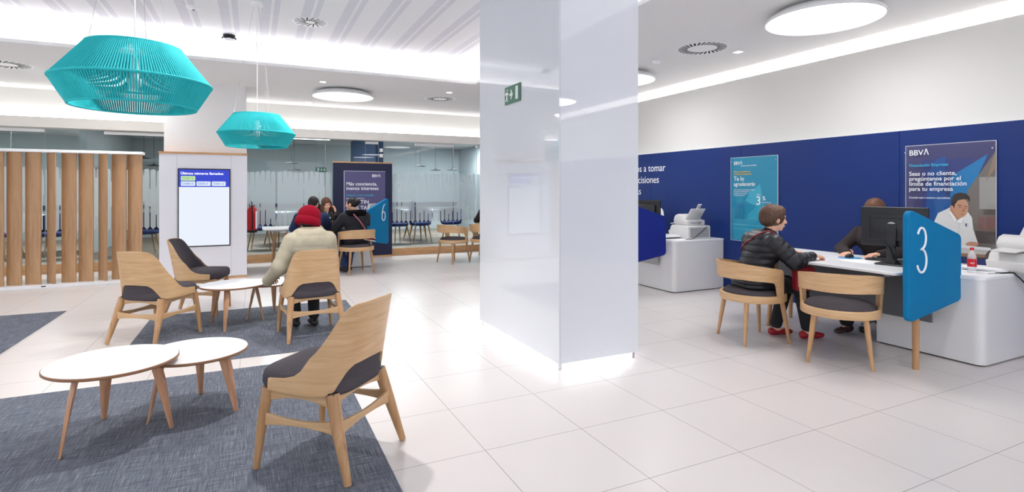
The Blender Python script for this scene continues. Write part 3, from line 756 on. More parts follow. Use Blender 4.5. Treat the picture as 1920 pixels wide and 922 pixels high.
t, W2, H2 = wall_poster(2.478, 3.225, .69, 1.825, 'dark blue poster showing a man in a white shirt writing, above the right desk')
hw, hh = W2/2, H2/2
SK, HR, SH = (206, 152, 122), (54, 42, 38), (236, 232, 232)
flat_art('poster_print', [(rect(-hw+.004, -hh+.004, hw-.004, hh-.004), (66, 64, 112)), (rect(-.22, -hh+.004, .2, .42), (50, 60, 124)),
    ([(-.10, .42), (-.02, .45), (-.02, .05), (.12, -.1), (-.2, -.2), (-.16, .3)], (28, 80, 150)), ([(.02, .25), (hw-.06, hh-.12), (.15, .02), (.02, -.05)], (16, 122, 184)), ([(-.1, .06), (.2, .06), (.1, -.25), (-.12, -.25)], (24, 90, 160)),
    ([(hw-.004, hh-.10), (.16, .12), (.12, -.1), (.1, -hh+.004), (hw-.004, -hh+.004)], (122, 112, 106)), (rect(.25, -.05, hw-.004, .24), (160, 156, 152)), (rect(.28, -.10, hw-.004, -.05), (96, 84, 80)), (rect(.24, -.24, hw-.004, -.12), (130, 94, 88)), (rect(.22, -.36, hw-.004, -.25), (88, 76, 74)), ([(hw-.004, hh-.10), (hw-.004, hh-.25), (.3, .2)], (150, 126, 108)),
    ([(-.115, -.35), (-.12, -.20), (-.08, -.10), (.0, -.055), (.035, -.03), (.115, -.035), (.16, -.075), (.195, -.13), (.205, -.24), (.24, -.36), (.1, -.42), (-.1, -.42)], SH),
    ([(.02, -.02), (.02, -.12), (.06, -.165), (.11, -.14), (.135, -.06)], (190, 138, 108)), (ellipse(.108, -.045, .060, .092, rot=-.10), SK), ([(.035, -.03), (.03, .03), (.05, .08), (.10, .10), (.15, .09), (.178, .055), (.178, .01), (.16, .04), (.12, .035), (.085, .025), (.062, -.01), (.055, -.05)], HR), (ellipse(.040, -.045, .011, .020), SK), ([(.085, -.015), (.115, -.02), (.115, -.026), (.085, -.022)], (60, 40, 34)), ([(.135, -.024), (.160, -.030), (.160, -.035), (.135, -.030)], (60, 40, 34)), ([(.088, -.034), (.112, -.038), (.1, -.043)], (70, 50, 44)), ([(.138, -.044), (.156, -.048), (.146, -.052)], (70, 50, 44)), ([(.128, -.035), (.142, -.078), (.118, -.08)], (184, 126, 98)), ([(.103, -.100), (.140, -.104), (.12, -.110)], (168, 96, 86)),
    ([(.012, -.075), (.03, -.125), (.068, -.175), (.075, -.15), (.03, -.08)], (250, 248, 248)), ([(.078, -.178), (.105, -.14), (.13, -.135), (.118, -.185)], (250, 248, 248)), (rect(.092, -.38, .096, -.18), (214, 210, 212)), ([(.145, -.19), (.158, -.185), (.155, -.215), (.15, -.22)], (40, 60, 120)),
    ([(-.115, -.36), (-.02, -.30), (.0, -.38), (-.06, -.42), (-.115, -.42)], (216, 214, 218)), (ellipse(.02, -.385, .055, .026, rot=-.1), SK), ([(.06, -.36), (.095, -.38), (.07, -.40)], SK), (ellipse(.20, -.375, .05, .022, rot=.1), (198, 142, 114)), ([(-.045, -.335), (-.04, -.332), (.03, -.37), (.026, -.376)], (40, 70, 150)),
    ([(-.12, -.42), (.34, -.40), (.30, -.46), (-.12, -.47)], (214, 206, 200)), ([(.08, -.39), (.34, -.395), (.34, -.42), (.06, -.415)], (240, 240, 242)), ([(-.12, -.47), (.30, -.46), (.30, -.49), (-.12, -.5)], (160, 120, 96)), (rect(-hw+.004, -hh+.004, hw-.004, -.5), (22, 40, 112)),
    ], t, z0=.0125)
lettering('poster_title', [('Seas o no cliente,', -hw+.045, .265, .058), ('pregúntanos por el', -hw+.045, .215, .058), ('límite de financiación', -hw+.045, .165, .058), ('para tu empresa', -hw+.045, .115, .058)], TXTW, t, bold=.009, z=.0355)
lettering('poster_subtitle', [('Financiación Empresas', -hw+.045, .355, .038)], TXTC, t, bold=.015, z=.0355)
lettering('poster_note', [('Consulta aquí a nuestros especialistas', -hw+.045, .04, .0235)], TXTW, t, bold=.01, z=.0355)
logo(-hw+.045, hh-.10, .075, TXTW, t, .036)
MB().span((-hw-.008, -hh-.006, .0375), (hw+.008, hh+.006, .0405)).build('acrylic_cover', ACRYL, t)
for sx in (-1, 1):
    for sy in (-1, 1): MB().lathe([(.008, .0406), (.008, .044), (0, .045)], 12, c=(sx*(hw-.015), sy*(hh-.07), 0)).build('screw', CHROME, t)
# slogan on the blue wall
t = thing('wall_slogan', (0, 0, 0)); lettering('slogan_line', [('Te ayudamos a tomar', 0, 0, .170, 'RIGHT'), ('mejores decisiones', -.15, -.192, .170, 'RIGHT'), ('financieras', -.605, -.384, .170, 'RIGHT')], TXTW, t, bold=0, z=.001)
t.location = (5.969, 6.80, 1.69); t.rotation_euler = (PI/2, 0, -PI/2); tag(t, 'white slogan lettering on the blue wall partly hidden by the pillar', 'lettering')

# exit sign standing off the pillar's left face
EX = (PX0-.004, 4.37, 2.235)
t = thing('exit_sign', EX, label='green emergency exit sign with running man and arrow on the white pillar', cat='exit sign', rot=(PI/2, 0, -PI/2))
MB().prism(rrect(.32, .16, .003), 0, .004).build('sign_plate', EXITG, t)
def exit_art(parent, z, fl=1):
    man = [([( -.098, .045), (-.09, .055), (-.08, .05), (-.08, .038), (-.09, .033)]), ([(-.115, .03), (-.09, .03), (-.07, .018), (-.062, .004), (-.072, .0), (-.08, .01), (-.086, .006), (-.084, -.02), (-.074, -.05), (-.084, -.052), (-.096, -.025), (-.106, -.042), (-.126, -.044), (-.126, -.036), (-.112, -.034), (-.104, -.012), (-.108, .01), (-.118, .004), (-.124, .014)]),
           ([(-.045, .012), (-.02, .012), (-.03, .04), (-.02, .045), (.01, .002), (-.02, -.042), (-.03, -.038), (-.02, -.01), (-.045, -.01)]), ([(.055, .055), (.10, .055), (.10, -.05), (.055, -.05)])]
    return flat_art('pictogram', [([(x*fl*1.2, y*1.1) for x, y in (p if fl > 0 else p[::-1])], (236, 244, 240)) for p in man], parent, z0=z)
exit_art(t, .0045)
# ---- things in the glazed rooms ----
t = thing('exit_sign', (1.335, 12.5, 1.825), label='green exit sign hanging behind the frosted glass', cat='exit sign', rot=(PI/2, 0, 0))
MB().prism(rrect(.22, .10, .003), 0, .006).build('sign_plate', EXITG, t)
MB().tube([(-.08, .05, .003), (-.08, .895, .003)], .0015, 5).tube([(.08, .05, .003), (.08, .895, .003)], .0015, 5).build('suspension_wire', CHROME, t)
o = exit_art(t, .0065, -1); o.scale = (.6, .6, 1)
def pend3(x, y, z, lb):
    t = thing('black_pendant_lamp', (x, y, 0), 0, lb, 'pendant lamp', 'black pendant lamps in the glazed rooms')
    MB().lathe([(.02, 2.66), (.05, 2.69), (.085, 2.70), (.085, 2.719)], 20).build('canopy', BLACKM, t, smooth=40)
    MB().tube([(0, 0, 2.67), (0, 0, z+.03)], .004, 6).build('cord', BLACKM, t)
    MB().lathe([(.0, z+.045), (.02, z+.045), (.03, z+.03), (.14, z+.006), (.145, z-.004), (.13, z-.004), (.03, z+.015), (0, z+.02)], 32).build('lamp_shade', BLACKM, t, smooth=40)
for x, y, z, lb in ((.80, 13.5, 2.0, 'upper black pendant lamp of the pair behind the frosted glass, right of the kiosk'), (.88, 13.9, 1.86, 'lower black pendant lamp of the pair behind the frosted glass, right of the kiosk'), (3.83, 13.5, 1.99, 'left black pendant lamp of three behind the glass door'), (4.30, 13.7, 1.9, 'middle black pendant lamp of three behind the glass door'), (4.70, 13.5, 1.91, 'right black pendant lamp of three behind the glass door'), (-2.02, 13.4, 2.03, 'upper black pendant lamp of the pair just left of the kiosk'), (-1.90, 13.8, 1.9, 'lower black pendant lamp of the pair just left of the kiosk')):
    pend3(x, y, z, lb)
BLUEF = mat('blue_chair_fabric', srgb(22, 44, 96), .9, noise=(200, .15, (1, 1, 1)))
def meeting_chair():
    t = thing('blue_meeting_chair', (0, 0, 0)); 
    b = MB()
    def F(u, v):
        a = (u-.5)*PI*1.25; rr = .25+.05*v; x = rr*math.sin(a); y = -rr*math.cos(a)*.92
        zt = .44+.36*v*(1-.45*abs(2*u-1)**2.2); k = (rr-.022)/rr
        return (x, y, zt), (x*k, y*k, zt)
    b.shell(F, 21, 7); b.build('backrest', BLUEF, t, smooth=60)
    MB().lathe([(0, .40), (.20, .40), (.245, .42), (.25, .45), (.22, .475), (0, .485)], 28).build('seat', BLUEF, t, smooth=60)
    for sx in (-1, 1):
        for sy in (-1, 1): MB().tube([(sx*.15, sy*.15, .41), (sx*.22, sy*.22, 0)], [.018, .010], 10).build('leg', OAK_V, t, smooth=40)
    return t
mc = meeting_chair()
spots = [(3.55, 12.5, 180, 'second navy chair right of the glass door handle'), (3.0, 12.45, 200, 'navy chair behind the glass just right of the navy poster stand'), (4.35, 12.6, 160, 'navy chair behind the glass near the white pillar'), (3.9, 14.2, 0, 'navy chair on the far side of the round table behind the glass door'),
         (-1.85, 12.35, 200, 'navy chair behind the glass in the gap between slatted screen and kiosk'), (.15, 12.4, 170, 'navy chair behind the glass just right of the fire extinguisher'), (1.02, 12.55, 150, 'navy chair behind the glass left of the navy poster stand'), (-3.2, 12.4, 180, 'navy chair behind the glass seen through the middle of the slatted screen'), (-4.0, 12.6, 160, 'navy chair behind the glass seen through the left of the slatted screen')]
for i, (x, y, a, lb) in enumerate(spots):
    o = mc if i == 0 else copy_tree(mc)
    o.location = (x, y, .15); o.rotation_euler = (0, 0, R(a)); tag(o, lb, 'chair', 'navy chairs in the glazed rooms')
for i, (x, y, lb) in enumerate(((3.75, 13.35, 'round white meeting table behind the glass door'), (.55, 13.3, 'round white meeting table behind the frosted glass right of the kiosk'), (-2.45, 12.2, 'round white meeting table behind the slatted screen'))):
    if i == 2: x = -3.55; y = 13.4
    t = thing('meeting_table', (x, y, .15), 0, lb, 'table', 'round meeting tables')
    MB().lathe([(0, .715), (.52, .715), (.53, .725), (.53, .735), (.525, .74), (0, .74)], 40).build('tabletop', LAMINATE, t, smooth=35)
    for k in range(3):
        a = k*2*PI/3+.4; MB().tube([(.22*math.cos(a), .22*math.sin(a), .71), (.40*math.cos(a), .40*math.sin(a), 0)], [.024, .014], 10).build('leg', OAK_V, t, smooth=40)

# ================= LOUNGE FURNITURE =================
def lounge_chair():
    t = thing('lounge_chair', (0, 0, 0))
    # front legs
    for sx in (-1, 1):
        MB().tube([(sx*.215, .215, .395), (sx*.235, .235, .22), (sx*.25, .255, .0)], [(.024, .030), (.022, .026), (.014, .015)], 12, flat=(1, 0, 0)).build('leg', OAK_V, t, smooth=50)
        MB().tube([(sx*.205, -.155, .395), (sx*.225, -.20, .24), (sx*.25, -.275, .0)], [(.029, .035), (.028, .031), (.016, .018)], 12, flat=(1, 0, 0)).build('leg', OAK_V, t, smooth=50)
        # dark joint block on top of the rear leg
        MB().box((sx*.205, -.150, .3985), (.045, .06, .012)).build('joint_block', BLACKP, t, bevel=.003, seg=1)
    def board(name, a, b, h0, hm, th, up=0, arch=0):
        a = Vector(a); b = Vector(b); d = (b-a).normalized(); s = d.cross(Vector((0, 0, 1))).normalized()*th/2; n = 14; vs = []; fs = []
        for i in range(n+1):
            u = i/n; e = (2*u-1)**2; hh = hm+(h0-hm)*e; p = a.lerp(b, u); top = p.z+h0/2-(h0-hm)*(1-e)*up; bot = top-hh
            for z in (top, bot):
                vs += [(p.x+s.x, p.y+s.y, z), (p.x-s.x, p.y-s.y, z)]
        for i in range(n):
            k = i*4
            fs += [(k, k+1, k+5, k+4), (k+1, k+3, k+7, k+5), (k+3, k+2, k+6, k+7), (k+2, k, k+4, k+6)]
        fs += [(0, 2, 3, 1), (4*n, 4*n+1, 4*n+3, 4*n+2)]
        MB().add(vs, fs).build(name, OAK_H, t, bevel=.0025, seg=1)
    for sx in (-1, 1):
        board('side_rail', (sx*.212, .20, .362), (sx*.207, -.14, .362), .062, .036, .022)
        board('side_stretcher', (sx*.231, .215, .245), (sx*.226, -.185, .245), .062, .028, .020, .55)
    board('front_rail', (-.20, .212, .362), (.20, .212, .362), .058, .036, .022)
    board('rear_rail', (-.19, -.155, .362), (.19, -.155, .362), .058, .036, .022)
    board('rear_stretcher', (-.215, -.205, .245), (.215, -.205, .245), .070, .030, .020, .55)
    # bent plywood shell
    def path(s):
        # s in [-1,1]; 0 = rear centre, +-1 = front ends -> x, y, angle measure
        sg = 1 if s >= 0 else -1; a = abs(s)
        L1 = .52
        if a < L1:
            ph = a/L1*PI/2; e = 2/2.7
            return sg*.253*math.sin(ph)**e, -.03-.175*math.cos(ph)**e, ph
        k = (a-L1)/(1-L1); return sg*(.253-.006*k), -.03+.215*k, PI/2+k
    def lerp(xs, ys, x): return float(np.interp(x, xs, ys))
    TOPX = [0, .24, .31, .36, .40, .44, .48, .53, .60, .68, .80, 1.0]
    TOPZ = [.834, .826, .812, .785, .742, .685, .622, .560, .503, .474, .459, .452]
    def pt(s, v, off):
        x, y, ph = path(s); a = abs(s)
        zt = lerp(TOPX, TOPZ, a)
        zb = lerp([0, .13, .19, .235, .28, .36, .75, 1.0], [.525, .52, .495, .45, .405, .394, .392, .398], a)
        z = zb+(zt-zb)*v; h = max(0, z-.42)/.41
        k = 1-.17*h-.02*h*h
        xx = x*k; yy = y-(.085*h+.01*h*h)*(1 if y < 0 else 1)*min(1, max(.0, (.21-y)/.3))
        yy += .012*h*(1-(x/.253)**2)
        # normal approx
        x2, y2, _ = path(s+.01 if s < .985 else s-.01); dx, dy = x2-x, y2-y
        if s >= .985: dx, dy = -dx, -dy
        L = math.hypot(dx, dy) or 1; nx, ny = dy/L, -dx/L
        return (xx+nx*off, yy+ny*off, z)
    b = MB(); b.shell(lambda u, v: (pt(u*2-1, v, .006), pt(u*2-1, v, -.006)), 81, 16)
    b.build('plywood_shell', OAK_H, t, smooth=40)
    # upholstery on the inner face of the back
    def pad(u, v):
        s = (u*2-1)*.66; a = abs(s); zt = lerp(TOPX, TOPZ, a)-.004
        zb = .43; z = max(zb, zb+(zt-zb)*v); th = .024*min(1, v*6+.2)*min(1, (1-v)*6+.25)*min(1, (1-abs(u*2-1))*8+.2)
        def at(off):
            x, y, _ = path(s); h = max(0, z-.42)/.41; k = 1-.17*h-.02*h*h
            yy = y-(.085*h+.01*h*h)*min(1, max(0, (.21-y)/.3))+.012*h*(1-(x/.253)**2)
            x2, y2, _ = path(s+.01); dx, dy = x2-x, y2-y; L = math.hypot(dx, dy); nx, ny = dy/L, -dx/L
            return (x*k+nx*off, yy+ny*off, z)
        return at(-.0065), at(-.010-th)
    b = MB(); b.shell(pad, 49, 14); b.build('back_pad', CHAR, t, smooth=60)
    # seat cushion
    b = MB(); prof = [(0, .386), (.90, .386), (.97, .394), (1.0, .415), (1.0, .445), (.975, .468), (.92, .482), (.6, .494), (0, .498)]
    vs = []; fs = []; n = 56
    for r, z in prof:
        for k in range(n):
            a = 2*PI*k/n; ca, sa = math.cos(a), math.sin(a); e = 2/5.0
            x = .243*r*math.copysign(abs(ca)**e, ca); y = .044+.246*r*math.copysign(abs(sa)**(2/4.0), sa)
            wx = 1-.10*max(0, -sa)**2 if sa < 0 else 1
            vs.append((x*wx, y, z-(.012*max(0, (.0-y)/.2) if r > 0 else 0)))
    for i in range(len(prof)-1):
        for k in range(n): fs.append((i*n+k, i*n+(k+1) % n, (i+1)*n+(k+1) % n, (i+1)*n+k))
    b.add(vs, fs).build('seat_cushion', CHAR, t, smooth=50)
    return t
lc = lounge_chair()
for i, (x, y, dx, dy, lb) in enumerate([
        (.372, 2.977, -.72, .69, 'oak lounge chair nearest the camera, empty, its curved back toward the viewer'),
        (-.81, 6.02, .60, .80, 'empty oak lounge chair on the left seen from behind, beside the far coffee tables'),
        (-.55, 7.07, .975, -.22, 'oak lounge chair in front of the kiosk with its charcoal padded side showing'),
        (.50, 5.53, -.12, .99, 'oak lounge chair holding the person in the red beanie')]):
    o = lc if i == 0 else copy_tree(lc)
    o.location = (x, y, .005); o.rotation_euler = (0, 0, math.atan2(-dx, dy)); tag(o, lb, 'chair', 'oak lounge chairs')

def coffee_table(x, y, r, h, leg0, lb, lr):
    t = thing('coffee_table', (x, y, .005), 0, lb, 'coffee table', 'round white coffee tables')
    MB().lathe([(0, h-.0195), (r-.006, h-.0195), (r, h-.015), (r, h-.004), (r-.003, h-.0015), (0, h-.0015)], 80).build('tabletop', PLY_EDGE, t, smooth=35)
    MB().lathe([(0, h-.0014), (r-.004, h-.0014), (r-.005, h), (0, h)], 80).build('white_laminate_top', LAMINATE, t, smooth=35)
    for k in range(3):
        a = leg0+k*2*PI/3; ca, sa = math.cos(a), math.sin(a); b = MB(); vs = []
        # flat tapered board, wide at the top, kicked outward
        for rr, z, wd, hth in ((lr-.085, h-.02, .034, .019), (lr-.055, h*.66, .031, .017), (lr, 0, .012, .009)):
            for q in (-1, 1):
                for th in (-hth, hth):
                    vs.append(((rr+q*wd*.55)*ca-(th*1.0+q*wd*.45)*sa, (rr+q*wd*.55)*sa+(th*1.0+q*wd*.45)*ca, z))
        fs = []
        for i in range(2):
            j = i*4; fs += [(j, j+1, j+5, j+4), (j+1, j+3, j+7, j+5), (j+3, j+2, j+6, j+7), (j+2, j, j+4, j+6)]
        fs += [(0, 2, 3, 1), (8, 9, 11, 10)]
        b.add(vs, fs).build('leg', BEECH, t, bevel=.003, seg=1)
def la(cx_, cy_, px_, py_): return math.atan2(py_-cy_, px_-cx_)
coffee_table(-.705, 3.735, .315, .42, la(-.705, 3.735, -.897, 3.506), 'nearest round white coffee table, its edge overlapping a lower one at the right', .288)
coffee_table(-.322, 3.936, .295, .375, la(-.322, 3.936, -.558, 3.808), 'lower round white coffee table tucked under the nearest one in the foreground', .268)
coffee_table(-.177, 6.24, .31, .42, la(-.177, 6.24, -.25, 5.95), 'taller round white coffee table in front of the kiosk between the lounge chairs', .29)
coffee_table(.19, 6.53, .295, .375, la(.19, 6.53, -.06, 6.42), 'lower round white coffee table by the left elbow of the person in the red beanie', .268)

# ================= BARREL CHAIRS =================
def barrel_chair():
    t = thing('barrel_chair', (0, 0, 0))
    MB().lathe([(.255, .375), (.283, .378), (.288, .385), (.288, .435), (.283, .442), (.262, .442)], 56, closed=True).build('seat_ring', OAK_H, t, smooth=40)
    MB().lathe([(0, .40), (.254, .40), (.258, .43), (.252, .455), (.225, .475), (.15, .487), (0, .492)], 48).build('seat_cushion', CHAR, t, smooth=60)
    AM = R(116)
    def zt(a): return float(np.interp(a, [0, 40, 75, 100, 108, 112.5, 115, 116], [.735, .728, .705, .685, .678, .668, .645, .61]))
    def zb(a): return float(np.interp(a, [0, 40, 75, 90, 95, 98, 100, 102, 116], [.585, .585, .575, .565, .555, .53, .48, .382, .380]))
    def F(u, v):
        a = abs(u*2-1)*116; sg = 1 if u >= .5 else -1; z = zb(a)+(zt(a)-zb(a))*v
        rr = .286+.03*(z-.38)/.35*max(0, 1-a/130); ar = R(a)
        x, y = math.sin(ar)*sg, -math.cos(ar)
        return (x*(rr+.009), y*(rr+.009), z), (x*(rr-.010), y*(rr-.010), z)
    MB().shell(F, 101, 12).build('backrest', OAK_H, t, smooth=40)
    for sx in (-1, 1):
        for sy in (-1, 1):
            MB().tube([(sx*.175, sy*.175, .385), (sx*.185, sy*.185, .30), (sx*.22, sy*.22, 0)], [.0215, .021, .0125], 14).build('leg', OAK_V, t, smooth=50)
    return t
bc = barrel_chair()
for i, (x, y, dx, dy, lb) in enumerate([
        (4.17, 3.57, .96, -.27, 'oak barrel chair holding the woman in the black puffer jacket'),
        (4.31, 2.83, .84, .54, 'empty oak barrel chair beside the blue divider with the number 3'),
        (1.56, 9.36, -.25, .97, 'oak barrel chair holding the woman in the black coat at desk 6'),
        (.90, 9.42, .1, .99, 'oak barrel chair holding the man in the navy jumper at desk 6'),
        (3.45, 9.86, .93, .38, 'empty oak barrel chair left of another one near the pillar edge'),
        (4.07, 9.78, .75, .66, 'oak barrel chair cut off by the left edge of the white pillar'),
        (4.46, 10.42, .3, .95, 'oak barrel chair almost wholly hidden behind the white pillar under a dark sleeved person')]):
    o = bc if i == 0 else copy_tree(bc)
    o.location = (x, y, 0); o.rotation_euler = (0, 0, math.atan2(-dx, dy)); tag(o, lb, 'chair', 'oak barrel chairs')

# ================= SERVICE DESKS =================
CAB = mat('cabinet_lacquer', srgb(222, 221, 223), .4)
def desk_table(x0, x1, y0, y1, lb, legs, cut=0):
    t = thing('desk_table', ((x0+x1)/2, (y0+y1)/2, 0), 0, lb, 'table', 'white desk tables'); w2, d2 = (x1-x0)/2, (y1-y0)/2
    MB().prism(roundpoly([(-w2, -d2), (w2, -d2), (w2, d2), (-w2+cut*.7, d2), (-w2, d2-cut)][:5 if cut else 4] if cut else [(-w2, -d2), (w2, -d2), (w2, d2), (-w2, d2)], [.05]*(5 if cut else 4)), .722, .745).build('tabletop', LAMINATE, t, bevel=.003, seg=1)
    MB().span((-w2+.12, -d2+.12, .69), (w2-.12, -d2+.16, .7215)).span((-w2+.12, d2-.16, .69), (w2-.12, d2-.12, .7215)).build('frame', GREYD, t)
    for (lx, ly, sx, sy) in legs:
        MB().tube([(lx-sx*.05, ly-sy*.05, .72), (lx, ly, 0)], [.034, .019], 14).build('leg', OAK_V, t, smooth=50)
        MB().tube([(lx-sx*.05, ly-sy*.05, .722), (lx-sx*.047, ly-sy*.047, .665)], [.041, .037], 14).build('leg_bracket', WHITE, t, smooth=50)
    return t
t = desk_table(4.42, 5.34, 2.46, 4.12, 'long white table of the desk with the blue divider 3', [(-.16, .56, -1, 1), (.36, .70, 1, 1)], cut=.42)
MB().span((.08, -.80, .30), (.10, .74, .70)).build('modesty_panel', mat('dark_grey_panel', srgb(96, 98, 104), .7), t, bevel=.003, seg=1)
t = desk_table(4.45, 5.42, 5.84, 7.5, 'white table of the desk behind the deep blue divider', [(-.36, .70, -1, 1), (.36, .70, 1, 1)])
MB().span((.08, -.80, .35), (.10, .74, .70)).build('modesty_panel', GREYD, t, bevel=.003, seg=1)
t = desk_table(.14, 1.86, 9.74, 10.42, 'white table with splayed wooden legs of desk 6', [(-.70, .24, -1, 1), (-.56, -.22, -1, -1), (.6, .24, 1, 1)])
def cabinet(x0, x1, y0, y1, h, lb):
    t = thing('desk_cabinet', ((x0+x1)/2, (y0+y1)/2, 0), 0, lb, 'cabinet', 'white desk cabinets'); w2, d2 = (x1-x0)/2, (y1-y0)/2
    MB().prism(roundpoly([(-w2, -d2), (w2, -d2), (w2, d2), (-w2, d2)], [.07, .005, .005, .005]), .012, h-.028).build('cabinet_body', CAB, t, smooth=30)
    MB().prism(roundpoly([(-w2+.02, -d2+.02), (w2-.02, -d2+.02), (w2-.02, d2-.02), (-w2+.02, d2-.02)], [.05, .005, .005, .005]), 0, .0119).build('plinth', BLACKM, t)
    MB().prism(roundpoly([(-w2-.006, -d2-.006), (w2, -d2-.006), (w2, d2+.006), (-w2-.006, d2+.006)], [.075, .005, .005, .005]), h-.0275, h).build('cabinet_top', LAMINATE, t, bevel=.006, seg=2)
    return t
cabinet(5.09, 5.965, 2.20, 3.0, .70, 'white cabinet with rounded corner at the right edge holding the bottle and papers')
cabinet(5.06, 5.965, 5.60, 6.35, .70, 'white cabinet with rounded corner holding the printer by the blue wall')
cabinet(1.42, 1.93, 9.95, 10.30, .62, 'small white cabinet under the right end of desk 6')
def divider(lb, loc, ang, m, strokes=None, deeppts=None, flip=1, lblst='divider'):
    """local x along the panel from the tall side, panel faces local -y"""
    t = thing('desk_divider', loc, ang, lb, 'desk divider', 'felt desk dividers')
    pts = [(0, .385), (.80, .50), (.80, 1.02), (0, 1.245)]
    pts = [(x*flip*.91, z) for x, z in pts]
    out = roundpoly(pts, [.07, .06, .06, .07])
    # side edge bulges a little
    M = Matrix.Rotation(PI/2, 4, 'X')
    MB().prism(out, -.022, .022, M).build('felt_panel', m, t, bevel=.009, seg=3, smooth=40)
    if flip > 0: MB().tube([(flip*.22, .045, .56), (flip*.22, .045, 0)], [.024, .023], 16).build('leg', OAK_V, t, smooth=50)
    MB().box((flip*(.22 if flip > 0 else .55), .036, .62), (.05, .045, .22)).build('leg_clamp', GREYD, t, bevel=.003, seg=1)
    if strokes:
        b = MB()
        for st in strokes: b.tube([(x, -.0235, z) for x, z in st], .0085, 8)
        b.build('number', TXTW, t, smooth=60)
    return t
def arc(cx_, cz, rx, rz, a0, a1, n=14): return [(cx_+rx*math.cos(R(a0+(a1-a0)*k/n)), cz+rz*math.sin(R(a0+(a1-a0)*k/n))) for k in range(n+1)]
three = [arc(.165, 1.015, .055, .080, 155, -85)+[(.15, .933)]+arc(.165, .845, .062, .088, 80, -160)]
divider('cyan felt divider bearing a white number 3 with one round wooden leg', (4.375, 2.37, 0), 0, CYAN, three)
o = divider('deep blue felt divider partly hidden by the right edge of the white pillar', (4.33, 5.77, 0), 0, DBLUE)
o['group'] = 'felt desk dividers'
six = [[(-.135, 1.105)]+arc(-.19, .92, .058, .075, 175, -185, 24)]
six = [[(-.155, 1.125), (-.19, 1.09), (-.22, 1.03), (-.24, .97), (-.245, .92)]+arc(-.19, .91, .055, .08, 180, -180, 24)]
divider('cyan felt divider bearing a white number 6 beside the navy poster stand', (2.24, 10.05, 0), math.atan2(.46, .42), CYAN, six, flip=-1)

# --- computers ---
def monitor(x, y, z, rz, lb, m=BLACKP, w=.50, h=.32, stand=.14):
    t = thing('monitor', (x, y, z), rz, lb, 'monitor', 'desk monitors')
    # local -y is the back side, +y the glass
    zc = stand+h/2
    MB().prism(rrect(w, h, .008), 0, .028, Matrix.Translation((0, .014, zc)) @ Matrix.Rotation(PI/2, 4, 'X')).build('bezel', m, t, bevel=.003, seg=1)
    MB().span((-w/2+.014, .0142, zc-h/2+.016), (w/2-.014, .0165, zc+h/2-.014)).build('screen', mat('dark_screen', srgb(20, 22, 30), .15), t)
    MB().prism(rrect(w*.70, h*.66, .03), 0, .022, Matrix.Translation((0, -.0145, zc-.005)) @ Matrix.Rotation(PI/2, 4, 'X')).build('rear_cover', m, t, bevel=.007, seg=2)
    b = MB()
    for k in range(7): b.box((-w*.2+k*w*.066, -.0372, zc+h*.22), (w*.045, .001, .006))
    b.build('vents', BLACKM, t)
    MB().span((-.035, -.052, .0), (.035, -.037, zc+.03)).build('stand_neck', m, t, bevel=.004, seg=1)
    MB().lathe([(0, zc-.0), (.001, zc)], 8) if 0 else None
    MB().prism(rrect(.24, .19, .03), 0, .012, Matrix.Translation((0, -.0, .0))).build('stand_base', m, t, bevel=.003, seg=1)
    return t
a3 = math.atan2(-1, .18)
t = monitor(4.89, 2.74, .745, R(-82), 'large black monitor seen from behind on the desk with divider 3', w=.50, h=.335, stand=.155)
b = MB()
for k in range(4): b.tube([(-.10+.05*k, -.045, .20), (-.07+.05*k, -.06, .17-.01*k), (-.01, -.06, .15), (.02+.01*k, -.055, .05), (.06, -.02, .004)], .003, 6)
b.build('cables', BLACKM, t, smooth=60)
MB().lathe([(.03, 0), (.036, .004), (.036, .010), (.03, .013)], 24, M=Matrix.Translation((0, -.038, .33)) @ Matrix.Rotation(PI/2, 4, 'X')).build('mount_cap', GREYD, t, smooth=40)
monitor(5.16, 6.28, .745, R(-80), 'black monitor on the desk behind the deep blue divider', w=.50, h=.32, stand=.17)
t = monitor(1.95, 9.98, .745, R(62), 'slim pale monitor between the woman in the black coat and divider 6', m=GREYP, w=.44, h=.27, stand=.12)
t = thing('keyboard', (5.11, 2.86, .745), R(-84), 'flat black keyboard in front of the large monitor on desk 3', 'keyboard')
MB().span((-.21, -.07, 0), (.21, .07, .013)).build('keyboard_body', BLACKP, t, bevel=.003, seg=1)
b = MB()
for r_ in range(5):
    for k in range(16): b.box((-.19+k*.0253, -.052+r_*.026, .0155), (.021, .021, .005))
b.build('keys', BLACKM, t)
tag(MB().lathe([(0, 0), (.095, 0), (.095, .003), (0, .003)], 40).build('mouse_pad', flat((60, 140, 190))), 'round blue mouse pad under the hand of the employee at desk 3', 'mouse pad').location = (5.02, 3.20, .745)
t = thing('computer_mouse', (5.03, 3.21, .748), R(95), 'black computer mouse on the blue mouse pad', 'computer mouse')
b = MB(); b.lathe([(0, 0), (.95, .0), (1, .25), (.85, .7), (.5, .95), (0, 1)], 24, M=Matrix.Diagonal((.031, .054, .034, 1))); b.build('mouse_body', BLACKP, t, smooth=60)
MB().box((0, .02, .0325), (.006, .014, .006)).build('scroll_wheel', GREYD, t)
for i, (x, y, rz, lb) in enumerate([(4.66, 3.38, 8, 'white form under the hands of the woman in the black puffer jacket'), (4.86, 2.98, -5, 'white sheet lying beside the keyboard on desk 3')]):
    tag(MB().span((-.105, -.148, 0), (.105, .148, .002)).build('paper_sheet', PAPER), lb, 'paper', 'loose sheets on desk 3')
    o = bpy.data.objects['paper_sheet' if i == 0 else 'paper_sheet.001']; o.location = (x, y, .745); o.rotation_euler = (0, 0, R(rz))
t = thing('paper_stack', (5.62, 2.42, .70), R(20), 'fanned stack of white papers beside the water bottle', 'paper stack')
rr = random.Random(2)
